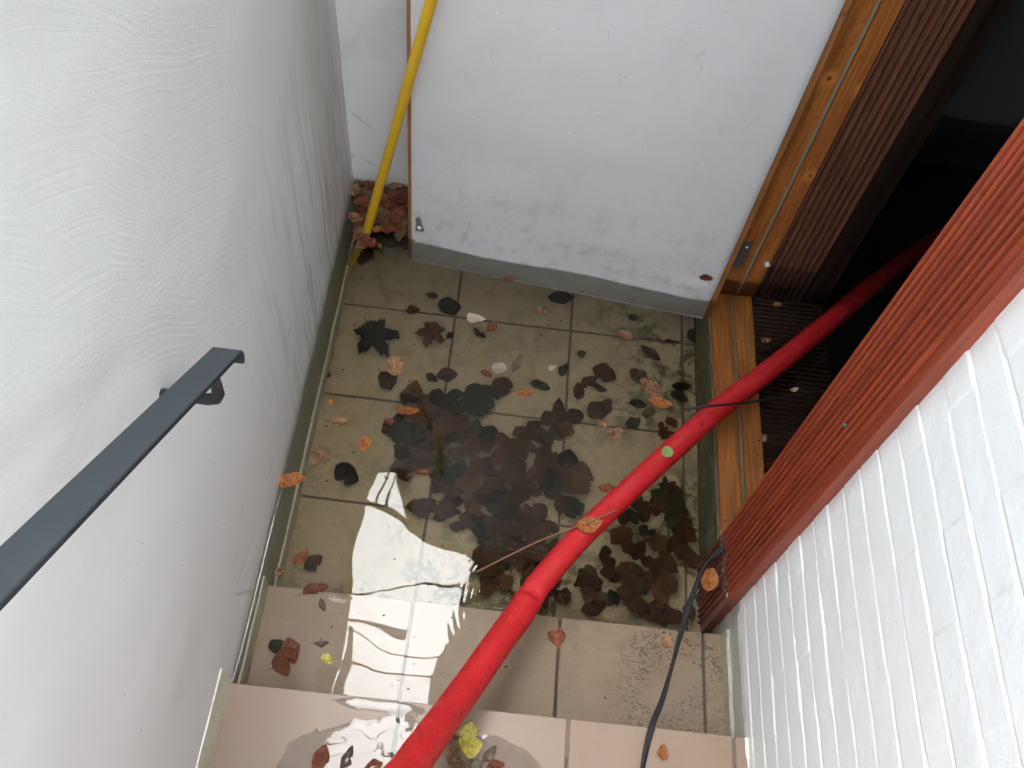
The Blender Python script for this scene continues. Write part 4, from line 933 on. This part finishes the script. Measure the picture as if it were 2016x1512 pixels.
# sunken leaves one can tell apart
UG = 'sunken leaves scattered on the landing floor'
for (px, py, L, W, a, kd, m, lb) in [
 (735, 657, 108, 100, -60, MA, L_BLACK, 'large black maple leaf sunk near the left wall'),
 (852, 652, 72, 66, 250, MA, L_SUNKRED, 'dark red maple leaf sunk below the round black leaf'),
 (885, 604, 52, 48, 0, RD, L_BLACK, 'round black leaf sunk under the door bottom'),
 (851, 581, 26, 18, -10, B, L_SUNK, 'little brown leaf sunk left of the round black one'),
 (813, 612, 34, 24, 20, B, L_SUNKRED, 'brown leaf sunk on the tile joint above the red maple leaf'),
 (886, 660, 20, 14, 40, B, L_SUNKGREEN, 'tiny olive leaf sunk right of the red maple leaf'),
 (938, 655, 24, 14, -60, B, L_SUNK, 'small dark leaf sunk under the pale beige one'),
 (950, 660, 18, 14, -40, B, L_SUNKGREEN, 'small olive leaf sunk beside its darker neighbour'),
 (760, 751, 50, 42, -60, B, L_SUNK, 'dark oval leaf sunk beneath the round crinkled tan leaf'),
 (880, 740, 46, 34, 10, B, L_SUNK, 'dark serrated leaf sunk above the big pile'),
 (850, 745, 30, 20, -30, B, L_SUNK, 'small dark leaf sunk left of the serrated one'),
 (811, 772, 60, 48, 80, PO, L_SUNKTAN, 'wide brown leaf sunk at the top left of the pile'),
 (945, 790, 90, 78, 40, RD, L_SUNKGREEN, 'very large olive black leaf sunk above the pile'),
 (985, 762, 56, 48, 60, RD, L_SUNKRED, 'brown lobe of a leaf sunk behind the very large one'),
 (1064, 761, 46, 24, -12, B, L_SUNKGREEN, 'olive leaf sunk right of the slim golden leaf'),
 (1110, 728, 34, 20, 70, B, L_SUNK, 'folded dark leaf sunk on the tile joint by the cream leaf'),
 (1146, 697, 20, 16, 30, RD, L_SUNKGREEN, 'tiny olive ring leaf sunk right of the joint'),
 (1190, 735, 56, 46, -20, B, L_SUNKRED, 'broad red brown leaf sunk in the middle of the right tile'),
 (1160, 752, 44, 30, 30, B, L_SUNKRED, 'red brown leaf sunk at the left of the broad one'),
 (1138, 770, 44, 26, 80, B, L_SUNK, 'dark upright leaf sunk beside the tile joint'),
 (1180, 762, 38, 18, -20, B, L_SUNKGREEN, 'slim olive leaf sunk under the broad red brown one'),
 (1172, 808, 50, 44, 60, B, L_SUNK, 'dark broad leaf sunk above the serrated brown floater'),
 (1196, 800, 40, 28, 60, B, L_SUNK, 'dark leaf sunk touching the broad one above the serrated floater'),
 (1255, 742, 46, 36, -60, RD, L_SUNKTAN, 'pale brown leaf sunk behind the pinkish crinkled leaf'),
 (1256, 796, 40, 20, -5, B, L_BLACK, 'black leaf sunk left of the bright orange leaf'),
 (1245, 832, 38, 26, 15, B, L_SUNKGREEN, 'olive oval leaf sunk on the tile joint above the hose'),
 (1275, 812, 34, 22, 30, B, L_SUNKTAN, 'tan leaf sunk below the bright orange leaf'),
 (1342, 760, 46, 24, 0, B, L_BLACK, 'black leaf sunk close to the sill'),
 (1338, 782, 44, 26, -40, B, L_SUNKGREEN, 'dark olive leaf sunk under the tip of the thin cable'),
 (1280, 697, 56, 22, -35, B, L_SUNK, 'long dark leaf sunk below the door corner'),
 (1370, 662, 44, 42, 30, RD, L_BLACK, 'round black leaf sunk under the door corner by the sill'),
 (1320, 673, 40, 10, 5, LA, L_BLACK, 'thin black leaf sunk on the joint near the door corner'),
 (1300, 838, 20, 14, 70, B, L_SUNK, 'tiny brown leaf sunk between orange leaf and hose'),
 (1322, 832, 32, 24, -60, B, L_SUNKRED, 'red brown leaf sunk just above the hose near the sill'),
 (1306, 855, 40, 34, 10, MA, L_SUNK, 'small lobed leaf sunk just above the hose'),
 (684, 933, 60, 44, -35, RD, L_BLACK, 'dark twin lobed leaf sunk left of the sky reflection'),
 (617, 1108, 42, 32, 35, B, L_SUNK, 'brown shadowy leaf sunk beside the tall rust leaf'),
 (1104, 587, 60, 36, -5, B, L_BLACK, 'black leaf sunk in the shade under the door'),
 (1246, 625, 26, 16, 0, B, L_SUNK, 'small dark leaf sunk under the door near its hinge side'),
 (645, 740, 16, 14, 0, RD, L_SUNK, 'tiny round leaf sunk at the left skirting'),
 (1310, 960, 46, 44, 30, MA, L_SUNK, 'lobed brown leaf sunk right of the hose beside the sill'),
 (1185, 1180, 48, 30, -40, B, L_SUNKTAN, 'brown oval leaf sunk just before the step edge'),
 (1210, 1136, 30, 26, 40, B, L_SUNK, 'small oval brown leaf sunk on clear tile right of the hose'),
 (1128, 940, 84, 76, 60, RD, L_SUNKTAN, 'large pear shaped brown leaf sunk right of the pile'),
 (903, 1036, 40, 26, 0, B, L_SUNKRED, 'reddish leaf sunk below the pile near the sky reflection'),
 (875, 1015, 50, 26, 15, B, L_SUNKGREEN, 'olive leaf sunk at the lower edge of the pile'),
 (835, 995, 72, 44, 5, B, L_SUNK, 'broad brown leaf sunk right beside the sky reflection'),
 (905, 893, 40, 28, 10, B, L_SUNKTAN, 'golden brown leaf showing on top of the dark pile'),
]:
    lift = 0.055 if m in (L_BLACK,) and L > 90 else 0.0
    leaf(px, py, L, W, a, kd, m, lb, UG, z=-0.316 + (0.018 if L > 60 else 0.006), mode='sunk', curl=.1, crink=.05, fold=.12)
leaf(545, 1271, 30, 26, 20, RD, L_SUNKGREEN, 'small grey brown leaf sunk on the step beside the dark red disc', UG, z=-0.15, mode='sunk', curl=.05, crink=.05)

# piles: fill the outlines with overlapping leaves
mb = MB(); rnd = random.Random(55)
for i in range(240):
    if i < 170: p = on_plane(rnd.uniform(600, 1400), rnd.uniform(540, 1390)); 
    else: p = on_plane(rnd.uniform(1490, 1640), rnd.uniform(600, 900))
    if p.y > 1.05 or p.x < 0.02 or (p.x > 0.96 and p.x < 1.0): continue
    r = rnd.uniform(0.0007, 0.0022); a0 = rnd.uniform(0, 6.28); n0 = len(mb.v); k = 6
    for zz_ in (0.0002, 0.0007):
        for q in range(k):
            th = a0 + q * 6.283 / k; e = r * rnd.uniform(.6, 1.3); mb.v.append((p.x + e * math.cos(th) * 1.5, p.y + e * math.sin(th), zz_))
    for q in range(k): mb.f.append((n0 + q, n0 + (q + 1) % k, n0 + k + (q + 1) % k, n0 + k + q)); mb.m.append(0)
    mb.f.append(tuple(n0 + k + q for q in range(k))); mb.m.append(0)
o = mb.build('leaf_crumbs', L_DARK); tag(o, 'tiny dark crumbs of leaves drifting on the whole water surface', 'debris', kind='stuff')
def inside(p, poly):
    c = False; n = len(poly)
    for i in range(n):
        (x1, y1), (x2, y2) = poly[i], poly[(i + 1) % n]
        if (y1 > p[1]) != (y2 > p[1]) and p[0] < (x2 - x1) * (p[1] - y1) / (y2 - y1) + x1: c = not c
    return c
def pile(poly, n, label, group, seed, mind=15, sizes=(36, 58), mats=None):
    rnd = random.Random(seed); got = []; xs = [p[0] for p in poly]; ys_ = [p[1] for p in poly]; tries = 0
    while len(got) < n and tries < 6000:
        tries += 1; p = (rnd.uniform(min(xs), max(xs)), rnd.uniform(min(ys_), max(ys_)))
        if inside(p, poly) and all((p[0] - q[0]) ** 2 + (p[1] - q[1]) ** 2 > mind ** 2 for q in got): got.append(p)
    for i, p in enumerate(got):
        m = rnd.choice(mats or [L_SUNK, L_SUNK, L_SUNK, L_SUNK, L_SUNK2, L_SUNK, L_SUNK2, L_BLACK, L_SUNKGREEN])
        s = rnd.uniform(*sizes)
        leaf(p[0], p[1], s, s * rnd.uniform(.62, .9), rnd.uniform(0, 360), rnd.choice([B, B, RD, PO, B]), m, label, group, z=-0.314 + 0.004 * (i % 9) + rnd.uniform(0, .004), mode='sunk', curl=.12, crink=.06, fold=.12)
pile([(795, 770), (905, 780), (900, 810), (985, 850), (1055, 815), (1120, 795), (1140, 830), (1110, 880), (1130, 910), (1110, 960), (1140, 1000), (1080, 1050), (960, 1050), (860, 1000), (850, 930), (790, 930), (790, 850), (750, 850), (790, 820)], 116, 'dark brown sunken leaf in the big pile in the middle of the landing', 'leaf pile in the middle of the landing', 5)
pile([(960, 1050), (1090, 1040), (1130, 1080), (1080, 1130), (1130, 1190), (1060, 1180), (1040, 1140), (960, 1170), (940, 1110)], 26, 'dark sunken leaf strewn below the big pile around the hose bend', 'sunken leaves around the hose bend', 6, 20)
pile([(1255, 985), (1330, 950), (1345, 1030), (1380, 1080), (1385, 1190), (1330, 1225), (1230, 1180), (1180, 1120), (1215, 1030)], 42, 'dark brown sunken leaf in the heap between hose and red casing', 'leaf heap between hose and red casing', 9, 16)
pile([(1140, 1130), (1200, 1150), (1230, 1200), (1350, 1215), (1150, 1200)], 6, 'dark sunken leaf lying along the edge of the sunken step', 'sunken leaves along the step edge', 10, 20)
pile([(700, 400), (800, 400), (800, 500), (695, 520)], 22, 'dark sunken leaf under the crowd in the far left corner', 'sunken leaves in the far left corner', 12, 14)
for t in (LW, RW, BW, DF, DR, PR, HR, st): t['kind'] = 'thing'
